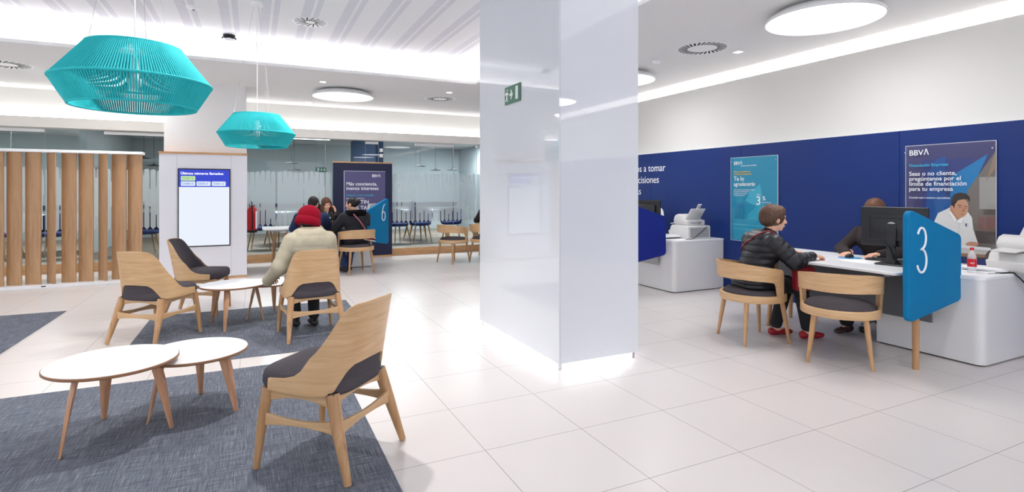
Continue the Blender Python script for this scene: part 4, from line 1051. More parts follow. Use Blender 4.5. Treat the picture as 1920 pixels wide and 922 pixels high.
for k in range(9):
    o = MB().span((-.105, -.148, 0), (.105, .148, .0028)).build('sheet', PAPER, t); o.location = (rr.uniform(-.012, .012)-k*.004, rr.uniform(-.01, .01), k*.003); o.rotation_euler = (0, 0, R(k*4-10))
t = thing('notebook', (5.40, 2.86, .70), R(5), 'white folder lying on the right cabinet behind divider 3', 'folder')
MB().span((-.12, -.16, 0), (.12, .16, .012)).build('cover', PAPER, t, bevel=.002, seg=1); MB().span((-.115, -.155, .0122), (.118, .155, .0145)).build('page', GREYP, t)
t = thing('water_bottle', (5.33, 2.38, .70), 0, 'small clear water bottle with red label and red cap beside divider 3', 'bottle')
BOT = mat('bottle_plastic', (.9, .95, .98, 1), .05); BOT.node_tree.nodes['Principled BSDF'].inputs['Alpha'].default_value = .38
MB().lathe([(0, .002), (.026, 0), (.031, .006), (.031, .04), (.029, .045), (.031, .05), (.031, .125), (.026, .15), (.014, .172), (.0125, .178), (.0125, .188)], 28).build('bottle_body', BOT, t, smooth=50)
MB().lathe([(.0318, .05), (.0318, .115)], 28).build('red_label', RED, t, smooth=50, fix=False)['label'] = 'red printed label'
lettering('label_print', [('agua', -.018, .078, .016)], TXTW, t, z=.0322).rotation_euler = (PI/2, 0, R(-55))
MB().lathe([(0, .186), (.0145, .186), (.0145, .204), (.013, .206), (0, .206)], 24).build('cap', RED, t, smooth=40)
t = thing('webcam', (5.26, 2.52, .70), R(-80), 'small black device standing upright behind divider 3', 'phone handset')
MB().span((-.03, -.02, 0), (.03, .02, .02)).build('device_base', BLACKP, t, bevel=.004); MB().span((-.022, -.008, .02), (.022, .01, .33)).build('handset', BLACKP, t, bevel=.005)

def printer(x, y, z, rz, lb):
    t = thing('printer', (x, y, z), rz, lb, 'printer', 'light grey desk printers')
    # side profile (y, z) extruded along x; back faces -y
    side = [(-.19, .0), (.20, .0), (.235, .02), (.255, .10), (.22, .105), (.20, .16), (.17, .185), (-.17, .185), (-.19, .175)]
    M = Matrix(((0, 0, 1, 0), (1, 0, 0, 0), (0, 1, 0, 0), (0, 0, 0, 1)))
    MB().prism(side, -.19, .19, M).build('printer_body', GREYP, t, bevel=.010, seg=2)
    MB().span((-.16, -.1935, .02), (.16, -.1905, .16)).build('rear_hatch', GREYD, t, bevel=.001, seg=1)
    b = MB()
    for k in range(4): b.span((-.15, -.1950, .04+k*.03), (.15, -.1936, .045+k*.03))
    b.build('grooves', mat('groove_grey', srgb(130, 130, 132), .6), t)
    MB().span((-.06, .14, .1852), (.06, .18, .189)).build('control_panel', BLACKP, t)
    MB().tube([(.12, -.196, .17), (.06, -.215, .13), (-.02, -.22, .08), (-.10, -.215, .03), (-.17, -.24, .008), (-.26, -.22, .006)], .004, 8).build('power_cable', BLACKM, t, smooth=60)
    return t
def scanner(x, y, z, rz, lb):
    t = thing('document_scanner', (x, y, z), rz, lb, 'scanner', 'document scanners')
    M = Matrix(((0, 0, 1, 0), (1, 0, 0, 0), (0, 1, 0, 0), (0, 0, 0, 1)))
    MB().prism([(-.13, 0), (.13, 0), (.16, .02), (.17, .07), (.14, .13), (.08, .155), (.0, .13), (-.06, .08), (-.13, .07)], -.155, .155, M).build('scanner_body', GREYP, t, bevel=.012, seg=2)
    MB().prism([(-.075, .088), (-.055, .082), (-.165, .235), (-.18, .228)], -.125, .125, M).build('feed_tray', GREYP, t, bevel=.004, seg=1)
    MB().prism([(-.165, .222), (-.155, .226), (-.205, .30), (-.215, .295)], -.03, .03, M).build('tray_extension', GREYP, t, bevel=.002, seg=1)
    MB().prism([(.15, .015), (.30, -.0), (.30, .012), (.155, .032)], -.11, .11, M).build('output_tray', GREYP, t, bevel=.003, seg=1)
    MB().span((-.10, -.1325, .02), (.10, -.1305, .05)).build('port_panel', GREYD, t)
    MB().box((.06, -.134, .035), (.025, .006, .014)).build('plug', BLACKP, t)
    MB().tube([(.06, -.137, .035), (.04, -.17, .01), (.0, -.19, -.06), (-.06, -.20, -.12), (-.10, -.205, -.165)], .0035, 8).build('cable', mat('pale_cable', srgb(190, 190, 188), .5), t, smooth=60)
    return t
printer(5.60, 5.86, .70, R(-4), 'light grey printer on the white cabinet by the blue wall')
scanner(5.60, 5.87, .887, R(-4), 'document scanner stacked on the printer by the blue wall')
printer(5.72, 1.98+.45, .70, R(72), 'light grey printer at the right edge of the picture on the near cabinet') if 0 else None
printer(5.755, 2.20, .70, R(75), 'light grey printer cut off by the right edge on the near cabinet').scale = (.85, .8, .9)
scanner(5.765, 2.20, .869, R(75), 'document scanner on the printer at the right edge of the picture').scale = (.85, .8, .9)
tag(MB().tube([(5.42, 2.26, .706), (5.48, 2.235, .707), (5.54, 2.19, .71), (5.60, 2.17, .66), (5.66, 2.15, .60), (5.72, 2.16, .55), (5.78, 2.17, .62), (5.84, 2.17, .66)], .006, 8).build('loose_cable', BLACKM, smooth=60), 'black cable hanging over the front of the right cabinet', 'cable')
tag(MB().tube([(5.36, 2.28, .704), (5.45, 2.245, .705), (5.55, 2.23, .705), (5.70, 2.215, .706)], .004, 8).build('loose_cable', GREYD, smooth=60), 'grey cable lying on the right cabinet below the printer', 'cable')

def office_chair(x, y, rz, lb, back=WHITE):
    t = thing('office_chair', (x, y, 0), rz, lb, 'office chair', 'office swivel chairs')
    MB().prism(rrect(.48, .46, .1), .44, .50).build('seat', BLACKM, t, bevel=.018, seg=3)
    MB().prism(rrect(.40, .50, .08), -.012, .012, Matrix.Translation((0, -.255, .86)) @ Matrix.Rotation(R(82), 4, 'X')).build('backrest', back, t, bevel=.008, seg=2)
    MB().tube([(0, -.16, .45), (0, -.29, .47), (0, -.30, .70)], .016, 10).build('back_bracket', BLACKP, t, smooth=50)
    MB().lathe([(.028, .44), (.028, .30), (.02, .30), (.02, .12), (.045, .12), (.045, .08)], 20).build('gas_column', BLACKP, t, smooth=40)
    for k in range(5):
        a = 2*PI*k/5+.3; ca, sa = math.cos(a), math.sin(a)
        MB().tube([(.03*ca, .03*sa, .105), (.27*ca, .27*sa, .075)], [.022, .014], 10).build('base_arm', GREYD, t, smooth=50)
        MB().lathe([(0, -.02), (.026, -.02), (.028, -.015), (.028, .015), (.026, .02), (0, .02)], 18, M=Matrix.Translation((.27*ca, .27*sa, .028)) @ Matrix.Rotation(a, 4, 'Z') @ Matrix.Rotation(PI/2, 4, 'X')).build('caster', BLACKP, t, smooth=40)
    return t
office_chair(5.60, 3.27, R(90), 'swivel chair of the employee hidden behind the large monitor')
office_chair(5.48, 6.75, R(95), 'swivel chair behind the deep blue divider, mostly hidden')

t = thing('fire_extinguisher', (-.015, 11.36, .331), R(-10), 'red fire extinguisher with a black hose beside the kiosk', 'fire extinguisher')
MB().lathe([(0, .335), (.085, .335), (.09, .345), (.09, .83), (.08, .89), (.045, .935), (.03, .945), (.03, .97)], 28).build('cylinder', RED, t, smooth=50)
t.scale = (.98, .98, .78)
MB().lathe([(0, .325), (.088, .325), (.0915, .34), (.0915, .385), (.0905, .385)], 24).build('foot_ring', BLACKM, t, smooth=50)
MB().span((-.03, .085, .50), (.03, .135, .56)).span((-.03, .03, .955), (.03, .135, .975)).build('wall_bracket', BLACKM, t)
MB().span((-.015, -.03, .97), (.015, .03, 1.0)).span((-.012, -.01, 1.0), (.012, .015, 1.03)).build('valve', CHROME, t)
MB().tube([(0, -.01, 1.0), (0, -.06, 1.06), (0, -.10, 1.07)], .008, 8).build('lever', BLACKM, t, smooth=50)
MB().tube([(0, -.03, .98), (.02, -.10, .95), (.03, -.112, .80), (.03, -.112, .50), (.02, -.11, .40)], .012, 10).build('hose', BLACKM, t, smooth=60)
b = MB(); b.grid(lambda u, v: (.0905*math.sin(.9+u*.9), -.0905*math.cos(.9+u*.9), .42+v*.42), 8, 2); b.build('instruction_label', PAPER, t, fix=False)

# ================= PEOPLE =================
V3 = lambda *a: np.array(a, float)
def basis(yaw, pitch, roll):
    """head frame: +y face, yaw to the left, pitch up positive, roll to the right shoulder"""
    return (Matrix.Rotation(yaw, 3, 'Z') @ Matrix.Rotation(pitch, 3, 'X') @ Matrix.Rotation(roll, 3, 'Y'))
def head_prims(c, B, neck, s=1.0, fem=False):
    f = lambda x, y, z: np.array(Vector(c)+B @ Vector((x*s, y*s, z*s)))
    j = .92 if fem else 1
    P = [ell(f(0, -.012, .028), (.074*s, .093*s, .090*s), B), ell(f(0, .020, -.040), (.056*s*j, .064*s, .066*s), B), ell(f(0, .055, -.088), (.024*s*j, .022*s, .020*s), B),
         cap(f(0, .083, .018), f(0, .104, -.020), .0085*s, .0125*s), ell(f(-.011, .094, -.025), (.008*s, .010*s, .007*s), B), ell(f(.011, .094, -.025), (.008*s, .010*s, .007*s), B),
         cap(f(-.036, .072, .038), f(.036, .072, .038), .012*s), ell(f(-.040, .055, -.020), (.022*s, .024*s, .024*s), B), ell(f(.040, .055, -.020), (.022*s, .024*s, .024*s), B),
         cap(f(-.017, .082, -.052), f(.017, .082, -.052), .0065*s), cap(f(-.014, .080, -.061), f(.014, .080, -.061), .0075*s)]
    for k in (-1, 1):
        P += [ell(f(k*.076, -.005, -.005), (.010*s, .020*s, .031*s), B)]
        P.append(dict(ell(f(k*.030, .096, .018), (.017*s, .018*s, .011*s), B, cut=True)))
    P.append(cap(f(0, -.022, -.055), neck, .050*s, .056*s))
    return P
def face_bits(c, B, parent, s=1.0, lip=(178, 98, 92), brow=(70, 48, 38)):
    f = lambda x, y, z: Vector(c)+B @ Vector((x*s, y*s, z*s))
    for k in (-1, 1):
        b = MB(); Mx = Matrix.Translation(f(k*.030, .067, .018)) @ B.to_4x4()
        b.lathe([(0, -.0125), (.0088, -.0088), (.0125, 0), (.0088, .0088), (0, .0125)], 14, M=Mx @ Matrix.Diagonal((s, s, s, 1))); e = b.build('eye', mat('eye_white', srgb(240, 236, 232), .25) if 'eye_white' not in bpy.data.materials else bpy.data.materials['eye_white'], parent, smooth=180)
        b = MB(); b.lathe([(0, 0), (.006*s, 0), (.005*s, .0015*s), (0, .002*s)], 14, M=Matrix.Translation(f(k*.030, .0785, .017)) @ B.to_4x4() @ Matrix.Rotation(-PI/2, 4, 'X')); b.build('iris', flat((60, 44, 36), .3), parent, smooth=60)
        MB().tube([f(k*.016, .0825, .037), f(k*.031, .082, .042), f(k*.046, .071, .037)], .0030*s, 6).build('eyebrow', flat(brow), parent, smooth=60)
    MB().tube([f(-.022, .083, -.056), f(-.008, .0905, -.0545), f(.008, .0905, -.0545), f(.022, .083, -.056)], [.002*s, .0045*s, .0045*s, .002*s], 8).build('lips', flat(lip), parent, smooth=60)
def hand_prims(wr, d, n, side, curl=.6, s=1.0, spread=1.0):
    """wr wrist, d finger direction, n back-of-hand normal, side +1: thumb toward +(d x n)"""
    d = Vector(d).normalized(); n = Vector(n); n = (n-d*n.dot(d)).normalized(); l = d.cross(n)*side; w0 = Vector(wr)
    P = []; a = lambda v: np.array(v)
    for q, wdt in ((-.026, .012), (-.009, .0135), (.009, .0135), (.026, .0125)):
        P.append(cap(a(w0+l*q*.55*s), a(w0+(d*.082+l*q)*s), .0165*s, wdt*s))
    L = [(.028, .068, .0078), (.010, .076, .0082), (-.009, .071, .0080), (-.027, .056, .0070)]
    for q, ln, r in L:
        b0 = w0+(d*.080+l*q)*s; c1 = curl*.55; c2 = curl*1.2; c3 = curl*1.8
        d1 = (d*math.cos(c1)-n*math.sin(c1)+l*q*3*spread).normalized(); d2 = (d*math.cos(c2)-n*math.sin(c2)+l*q*1.5*spread).normalized(); d3 = (d*math.cos(c3)-n*math.sin(c3)).normalized()
        p1 = b0+d1*ln*.45*s; p2 = p1+d2*ln*.32*s; p3 = p2+d3*ln*.24*s
        P += [cap(a(b0), a(p1), r*1.1*s, r*s), cap(a(p1), a(p2), r*s, r*.93*s), cap(a(p2), a(p3), r*.93*s, r*.82*s)]
    t0 = w0+(d*.022+l*.022-n*.006)*s; t1 = t0+(d*.032+l*.028-n*.010)*s; t2 = t1+(d*.030+l*.008-n*.008)*s
    P += [cap(a(t0), a(t1), .013*s, .0105*s), cap(a(t1), a(t2), .0100*s, .0082*s)]
    return P
def limb(a, b, c, r0, r1, r2, q=None):
    return [cap(a, b, r0, r1, quilt=q), cap(b, c, r1, r2, quilt=q)]
def person(loc, rz, label, J, top, legs, shoe, hair, res=.011, skin=SKIN, hs=.95):
    """J: joints in local metres, facing +y. Returns root and head frame"""
    t = thing('person', loc, rz, label, 'person')
    B = basis(*J['look']); hc = J['head']
    body = [cap(V3(*J['pel'])+V3(-.07, 0, 0), V3(*J['pel'])+V3(.07, 0, 0), .105), cap(J['pel'], J['chest'], .11, .115, sc=(1.15, .85, 1)), cap(V3(*J['chest'])+V3(-.08, 0, .0), V3(*J['chest'])+V3(.08, 0, .0), .095), cap(J['chest'], J['neck'], .08, .05)]
    for s in (-1, 1):
        k = 'L' if s < 0 else 'R'
        sh, el, wr = J['sh'+k], J['el'+k], J['wr'+k]
        body += [cap(V3(*J['chest'])+V3(s*.08, 0, .05), sh, .06, .05)]+limb(sh, el, wr, .046, .036, .025)
        body += limb(J['hip'+k], J['kn'+k], J['an'+k], .075, .050, .034)
        an = V3(*J['an'+k]); body += [cap(an+V3(0, -.02, -.035), an+V3(0, .12, -.05), .03, .024)]
    groups = [(body, .014, .03), (head_prims(hc, B, J['neck'], hs), .0045, .012)]
    for s in (-1, 1):
        k = 'L' if s < 0 else 'R'
        if J.get('hand'+k): d, n, sd, cu = J['hand'+k]; groups.append((hand_prims(J['wr'+k], d, n, sd, cu, .92)+[cap(V3(*J['wr'+k])-.05*np.array(Vector(d).normalized()), J['wr'+k], .025, .023)], .0036, .006))
    sdf_obj('body', groups, skin, t)
    top(t, J); 
    # trousers
    m, g = legs
    P = [cap(V3(*J['pel'])+V3(-.075, 0, -.02), V3(*J['pel'])+V3(.075, 0, -.02), .118)]
    for k in 'LR': P += [cap(J['hip'+k], J['kn'+k], .092, .068), cap(J['kn'+k], V3(*J['an'+k])+V3(0, 0, .03), .066, g)]
    sdf_obj('trousers', [(P, res, .03)], m, t)
    for k in 'LR':
        an = V3(*J['an'+k]); fd = V3(*J.get('foot', (0, 1, 0)))
        b = [cap(an+fd*-.045+V3(0, 0, -.045), an+fd*.09+V3(0, 0, -.052), .036, .030, sc=(1, 1, 1)), ell(an+fd*.125+V3(0, 0, -.056), (.034, .05, .025))]
        if not J.get('low'): b.append(cap(an+V3(0, 0, .0), an+V3(0, 0, -.04), .040, .040))
        else: b.append(ell(an+fd*.045+V3(0, 0, .0), (.030, .05, .026), cut=True))
        b.append(cap(an+fd*-.1+V3(0, 0, -.23), an+fd*.2+V3(0, 0, -.23), .1495, cut=True))
        sdf_obj('shoe', [(b, .007, .02)], shoe, t)
    hair(t, hc, B, hs)
    return t, B
def coat(name, m, J, ext=.03, quilt=None, aq=None, res=.010, hem=None, collar=None, cuff=(.045, .040), puff=1.0, over=0):
    def fn(t, JJ):
        ch, pe = V3(*J['chest']), V3(*J['pel'])
        P = [cap(pe+V3(-.07, 0, .0), pe+V3(.07, 0, .0), .105+ext, quilt=quilt), cap(pe, ch, .115+ext, .12+ext, sc=(1.15, .9, 1), quilt=quilt), cap(ch+V3(-.085, 0, 0), ch+V3(.085, 0, 0), .10+ext, quilt=quilt), cap(ch+V3(-.06, 0, .06), ch+V3(.06, 0, .06), .085+ext, quilt=quilt)]
        for s in (-1, 1):
            k = 'L' if s < 0 else 'R'; sh, el, wr = V3(*J['sh'+k]), V3(*J['el'+k]), V3(*J['wr'+k])
            e = (wr-el)/np.linalg.norm(wr-el)
            if s < 0 and over: P.append(cap(wr-e*.03, wr+e*over, cuff[0], cuff[0]*1.12))
            P += [cap(ch+V3(s*.08, 0, .04), sh, .068+ext*.8, .056+ext*.8), cap(sh, el, .054+ext*puff, .046+ext*puff*.9, quilt=aq), cap(el, wr-e*.012, .046+ext*puff*.9, cuff[0], quilt=aq)]
        if collar: P.append(cap(V3(*J['neck'])+V3(0, -.005, -.06), V3(*J['neck'])+V3(0, -.008, collar), .075, .066))
        if hem:
            for k in 'LR': P.append(cap(J['hip'+k], V3(*J['hip'+k])*(1-hem)+V3(*J['kn'+k])*hem, .108, .098, quilt=None))
        if collar: P.append(cap(V3(*J['neck'])+V3(0, .002, collar*.3), V3(*J['neck'])+V3(0, .012, collar+.12), .054, .056, cut=True))
        sdf_obj(name, [(P, res, .02)], m, t)
    return fn
def sit(pel=(0, -.03, .55), chest=(0, .0, .86), neck=(0, .02, 1.0), head=(0, .05, 1.13), look=(0, 0, 0), shw=.175, **k):
    J = dict(pel=pel, chest=chest, neck=neck, head=head, look=look, shL=(-shw, chest[1], chest[2]+.065), shR=(shw, chest[1], chest[2]+.065),
             hipL=(-.085, pel[1]+.02, .535), hipR=(.085, pel[1]+.02, .535), knL=(-.10, .40, .50), knR=(.10, .40, .50), anL=(-.10, .38, .09), anR=(.10, .38, .09))
    J.update(k); return J
def hm(name, rgb, a=.3, sc=(60, 60, 6)): return mat(name, srgb(*rgb), .55, spec=.35, noise=(2.2, a, sc))
HB = hm('brown_hair', (86, 60, 46)); HK = hm('black_hair', (30, 25, 26)); HC = hm('chestnut_hair', (92, 58, 40))
def hair_short(m, volume=.012, back=.02, res=.0055, fuzz=.002, front=.05, low=-.06):
    def fn(t, c, B, s):
        f = lambda x, y, z: np.array(Vector(c)+B @ Vector((x*s, y*s, z*s)))
        v = volume
        P = [ell(f(0, -.018-v*.75, .036), ((.078+v)*s, (.094+v)*s, (.088+v)*s), B, fuzz=fuzz), ell(f(0, -.058-back*.3, -.005), ((.068+v)*s, (.052+v)*s, .075*s), B, fuzz=fuzz), ell(f(0, .03, .085), (.062*s, .055*s, (.03+v)*s), B, fuzz=fuzz)]
        for k in (-1, 1): P.append(ell(f(k*.070, .012, .018), (.018*s, .035*s, .05*s), B, fuzz=fuzz))
        P += [ell(f(0, .135, -.025), (.10*s, .080*s, .100*s), B, cut=True), ell(f(0, .05, -.13), (.15*s, .10*s, .09*s), B, cut=True)]
        for k in (-1, 1): P.append(ell(f(k*.09, .0, -.02), (.022*s, .024*s, .034*s), B, cut=True))
        sdf_obj('hair', [(P, res, .015)], m, t)
    return fn

# --- woman in the black puffer jacket, desk 3 ---
PUF = mat('black_puffer_fabric', srgb(25, 26, 33), .42, spec=.45)
TRB = mat('black_trousers', srgb(20, 20, 24), .85)
J = sit(pel=(0, -.02, .555), chest=(0, .10, .835), neck=(0, .175, .965), head=(0, .235, 1.105), look=(-.22, -.10, 0), shw=.17,
        elR=(.265, .24, .745), wrR=(.225, .455, .785), elL=(-.25, .26, .74), wrL=(-.12, .50, .785),
        handR=((-.12, 1, -.08), (.1, .0, 1), -1, .75), handL=((.15, 1, -.05), (0, 0, 1), 1, .6),
        knR=(.10, .42, .49), anR=(.09, .50, .085), knL=(-.09, .42, .49), anL=(-.08, .30, .085), low=True)
t, B = person((4.17, 3.57, .0), math.atan2(-.96, -.27), 'woman with short brown hair in a black puffer jacket seated at desk 3', J,
    coat('puffer_jacket', PUF, J, ext=.030, quilt=(.014, .058, 'z'), aq=(.011, .058, 't'), res=.0085, hem=.45, collar=.02, cuff=(.040, .034)),
    (TRB, .055), mat('dark_red_shoe', srgb(150, 20, 34), .45), hair_short(HB, .026, .05, fuzz=.003))
face_bits(J['head'], B, t, .95)
f = lambda x, y, z: Vector(J['head'])+B @ Vector((x, y, z))
MB().lathe([(0, -.004), (.004, 0), (0, .004)], 10, c=tuple(f(.08, -.002, -.035))).build('earring', CHROME, t)
tb = thing('shoulder_bag', (4.17, 3.57, 0), math.atan2(-.96, -.27), 'dark red shoulder bag with a thin strap worn across the black puffer jacket', 'bag')
from mathutils.bvhtree import BVHTree
def snap(o, pts, off):
    """lay points on the surface of a garment"""
    tr = BVHTree.FromPolygons([v.co for v in o.data.vertices], [p.vertices for p in o.data.polygons]); out = []; P = []
    for a, b in zip(pts[:-1], pts[1:]):
        for k in range(4): P.append(Vector(a).lerp(Vector(b), k/4))
    for p in P+[Vector(pts[-1])]:
        q, n, i, d = tr.find_nearest(p); out.append(tuple(q+n*off))
    return out
REDL = mat('dark_red_leather', srgb(140, 22, 36), .5)
MB().tube(snap([ch for ch in t.children if ch.name.startswith('puffer')][0], [(-.22, .06, .70), (-.19, -.02, .77), (-.13, -.07, .84), (-.05, -.08, .90), (.02, -.05, .95), (.075, .02, .98), (.10, .10, .99), (.12, .17, .94), (.14, .22, .86), (.16, .26, .76)], .003)+[(.20, .31, .69)], (.0055), 8).build('strap', REDL, tb, smooth=60)
MB().prism(rrect(.20, .22, .04), -.035, .035, Matrix.Translation((.215, .36, .585)) @ Matrix.Rotation(R(8), 4, 'Z') @ Matrix.Rotation(PI/2, 4, 'Y') @ Matrix.Rotation(PI/2, 4, 'Z')).build('bag_body', REDL, tb, bevel=.012, seg=3)
MB().prism(rrect(.20, .11, .03), .0355, .041, Matrix.Translation((.215, .36, .63)) @ Matrix.Rotation(R(8), 4, 'Z') @ Matrix.Rotation(PI/2, 4, 'Y') @ Matrix.Rotation(PI/2, 4, 'Z')).build('flap', REDL, tb, bevel=.002, seg=1)

# --- employee hidden behind the monitor, desk 3 ---
BRO = mat('dark_brown_knit', srgb(40, 30, 32), .9, bump=(300, .3))
def hair_long(m, length=.22, res=.006):
    def fn(t, c, B, s):
        f = lambda x, y, z: np.array(Vector(c)+B @ Vector((x*s, y*s, z*s)))
        P = [ell(f(0, -.018, .036), (.090*s, .104*s, .098*s), B, fuzz=.0015), ell(f(0, -.05, -.05), (.088*s, .065*s, .10*s), B, fuzz=.0015)]
        for k in (-1, 1): P += [cap(f(k*.075, .010, .03), f(k*.088, .015, -.07), .024*s, .028*s, fuzz=.0015), cap(f(k*.088, .015, -.07), f(k*.085, .03, -length*.85), .028*s, .018*s, fuzz=.0015)]
        P += [ell(f(0, .125, -.025), (.060*s, .08*s, .10*s), B, cut=True)]
        sdf_obj('hair', [(P, res, .02)], m, t)
    return fn
J = sit(pel=(0, -.05, .565), chest=(0, .03, .88), neck=(0, .05, 1.03), head=(0, .085, 1.175), look=(0, -.18, 0), shw=.18,
        elR=(.27, .18, .78), wrR=(.04, .43, .775), elL=(-.27, .15, .80), wrL=(-.20, .36, .785),
        handR=((-.15, 1, -.12), (0, .1, 1), -1, .55), handL=((.25, 1, -.1), (0, 0, 1), 1, .5),
        knR=(.11, .40, .52), anR=(.06, .42, .09), knL=(-.22, .36, .52), anL=(-.36, .26, .09))
t, B = person((5.58, 3.26, 0), R(90), 'employee with brown hair in dark brown sleeves behind the large monitor', J,
    coat('knit_jumper', BRO, J, ext=.012, res=.012, collar=.0, cuff=(.036, .03)), (TRB, .062), mat('brown_leather_shoe', srgb(60, 36, 32), .4), hair_long(HC, .16))
face_bits(J['head'], B, t, .95)

# --- person in red beanie and beige coat ---
BEI = mat('beige_quilted_fabric', srgb(178, 169, 147), .7, noise=(14, .06, (1, 1, 1)))
J = sit(pel=(0, -.03, .575), chest=(-.005, .03, .845), neck=(.02, .085, .955), head=(.0, .13, 1.075), look=(-.15, -.30, .22), shw=.165,
        shL=(-.165, .02, .885), shR=(.165, .05, .885), elL=(-.27, .02, .66), wrL=(-.32, .20, .545), elR=(.235, .22, .74), wrR=(.105, .215, .99),
        handL=((.35, 1, -.5), (-.4, .3, 1), 1, 1.3), handR=((-.25, -.05, 1), (.9, .3, .3), -1, .35),
        knL=(-.10, .37, .49), knR=(.10, .37, .49), anL=(-.075, .34, .095), anR=(.085, .27, .095))
def hat(t, c, B, s):
    f = lambda x, y, z: np.array(Vector(c)+B @ Vector((x*s, y*s, z*s)))
    P = [ell(f(0, -.018, .055), (.108*s, .120*s, .102*s), B), cap(f(0, -.022, -.01), f(0, -.018, .03), .112*s, .112*s, sc=(.97, 1.05, 1)), ell(f(0, .0, -.16), (.2*s, .2*s, .115*s), B, cut=True)]
    RW = mat('dark_red_wool', srgb(140, 14, 36), .95, spec=.15, bump=(150, .6)); sdf_obj('beanie', [(P, .006, .02)], RW, t)
    n = 56; b = MB(); pts = [Vector(f(.114*math.cos(2*PI*k/n), -.018+.122*math.sin(2*PI*k/n), -.018)) for k in range(n)]
    up = B @ Vector((0, 0, 1)); b.tube(pts, [(.034*s, .011*s)]*n, 10, close=True, flat=tuple(up)); b.build('folded_brim', RW, t, smooth=80)
    sdf_obj('hair', [([ell(f(0, -.05, -.03), (.078*s, .06*s, .06*s), B, fuzz=.002), ell(f(0, .05, -.05), (.2*s, .05*s, .1*s), B, cut=True)], .006, .01)], HK, t)
t, B = person((.50, 5.53, .005), math.atan2(.12, .99), 'person in a red beanie and beige quilted coat seated with their back to the camera', J,
    coat('quilted_coat', BEI, J, ext=.030, quilt=(.010, .105, 'z'), aq=(.009, .10, 't'), over=.075, res=.0095, hem=.40, collar=.015, cuff=(.052, .04), puff=1.05),
    (TRB, .052), mat('black_shoe', srgb(24, 22, 24), .45), hat, hs=.97)
MB().tube([(.02+.062*math.cos(a), .082+.062*math.sin(a), .985+.01*math.sin(a)) for a in [R(180+k*18) for k in range(11)]], .006, 8).build('collar_trim', BLACKM, t, smooth=60)
face_bits(J['head'], B, t, .97)

# --- man in the navy jumper, desk 6 ---
J = sit(pel=(0, -.02, .57), chest=(.0, .10, .87), neck=(.02, .15, 1.02), head=(.03, .18, 1.155), look=(-.45, -.25, 0), shw=.20,
        elL=(-.29, .24, .74), wrL=(-.10, .42, .785), elR=(.27, .26, .76), wrR=(.12, .46, .785), handL=((.3, 1, -.05), (0, 0, 1), 1, .5), handR=((-.3, 1, -.05), (0, 0, 1), -1, .5))
person((.86, 9.42, 0), math.atan2(-.1, .99), 'man with short black hair in a navy jumper seen from behind at desk 6', J,
    coat('navy_jumper', mat('navy_knit', srgb(26, 44, 84), .9), J, ext=.018, res=.013, collar=-.01, cuff=(.038, .032)), (mat('dark_jeans', srgb(34, 42, 66), .85), .06), flat((30, 26, 26), .4), hair_short(HK, .004, .0, fuzz=.001))

# --- woman in the black coat with fur collar, desk 6 ---
J = sit(pel=(0, -.02, .565), chest=(.0, .05, .86), neck=(-.01, .08, 1.0), head=(-.035, .11, 1.14), look=(.75, -.12, 0), shw=.18,
        elL=(-.28, .20, .74), wrL=(-.14, .42, .785), elR=(.27, .22, .74), wrR=(.14, .44, .785), handL=((.2, 1, -.05), (0, 0, 1), 1, .5), handR=((-.2, 1, -.05), (0, 0, 1), -1, .5),
        anL=(-.14, .15, .09), knL=(-.15, .36, .5), anR=(-.02, .26, .09))
def bun(t, c, B, s):
    f = lambda x, y, z: np.array(Vector(c)+B @ Vector((x*s, y*s, z*s)))
    P = [ell(f(0, -.022, .034), (.084*s, .098*s, .092*s), B), ell(f(0, -.06, .0), (.07*s, .05*s, .06*s), B), ell(f(-.01, -.125, .03), (.05*s, .045*s, .048*s), B, fuzz=.003), ell(f(0, .13, -.03), (.09*s, .085*s, .12*s), B, cut=True), ell(f(0, .03, -.13), (.15*s, .10*s, .08*s), B, cut=True)]
    for k in (-1, 1): P.append(ell(f(k*.09, .0, -.02), (.022*s, .024*s, .03*s), B, cut=True))
    sdf_obj('hair', [(P, .006, .02)], HK, t)
t, B = person((1.56, 9.36, 0), math.atan2(.25, .97), 'woman with dark hair in a bun and a black fur collared coat at desk 6', J,
    coat('black_coat', mat('black_coat_fabric', srgb(24, 24, 34), .8), J, ext=.034, quilt=(.006, .16, 'z'), res=.012, hem=.35, collar=.0, cuff=(.046, .036)), (mat('blue_jeans', srgb(40, 62, 104), .85), .055), flat((34, 34, 40), .5), bun)
face_bits(J['head'], B, t, .95)
P = [cap((.0+.135*math.cos(a), .045+.105*math.sin(a), .985-.012*math.sin(a)), (.0+.135*math.cos(a2), .045+.105*math.sin(a2), .985-.012*math.sin(a2)), .052, .052, fuzz=.006) for a, a2 in [(R(150+k*24), R(174+k*24)) for k in range(10)]]
sdf_obj('fur_collar', [(P, .008, .02)], mat('black_fur', srgb(16, 15, 18), 1.0, spec=.1), t)
tb = thing('handbag', (1.56, 9.36, 0), math.atan2(.25, .97), 'burgundy and cream striped handbag with a pink strap behind the woman in the black coat', 'bag')
MB().tube([(-.10, -.115, .985), (-.02, -.165, .88), (.06, -.178, .76), (.12, -.175, .64)], [(.010, .003)]*4, 8, flat=(1, 0, 1)).build('strap', flat((176, 96, 112)), tb, smooth=60)
Mb = Matrix.Translation((.17, -.13, .565)) @ Matrix.Rotation(R(12), 4, 'Y')
MB().box((0, 0, 0), (.20, .085, .035), Mb).build('bag_body', flat((110, 20, 44)), tb, bevel=.008); MB().box((0, 0, .024), (.20, .087, .012), Mb).build('cream_stripe', flat((232, 222, 216)), tb, bevel=.003); MB().box((0, 0, -.026), (.20, .087, .014), Mb).build('cream_stripe', flat((232, 222, 216)), tb, bevel=.003); MB().box((0, 0, .038), (.19, .08, .014), Mb).build('bag_flap', flat((110, 20, 44)), tb, bevel=.004)

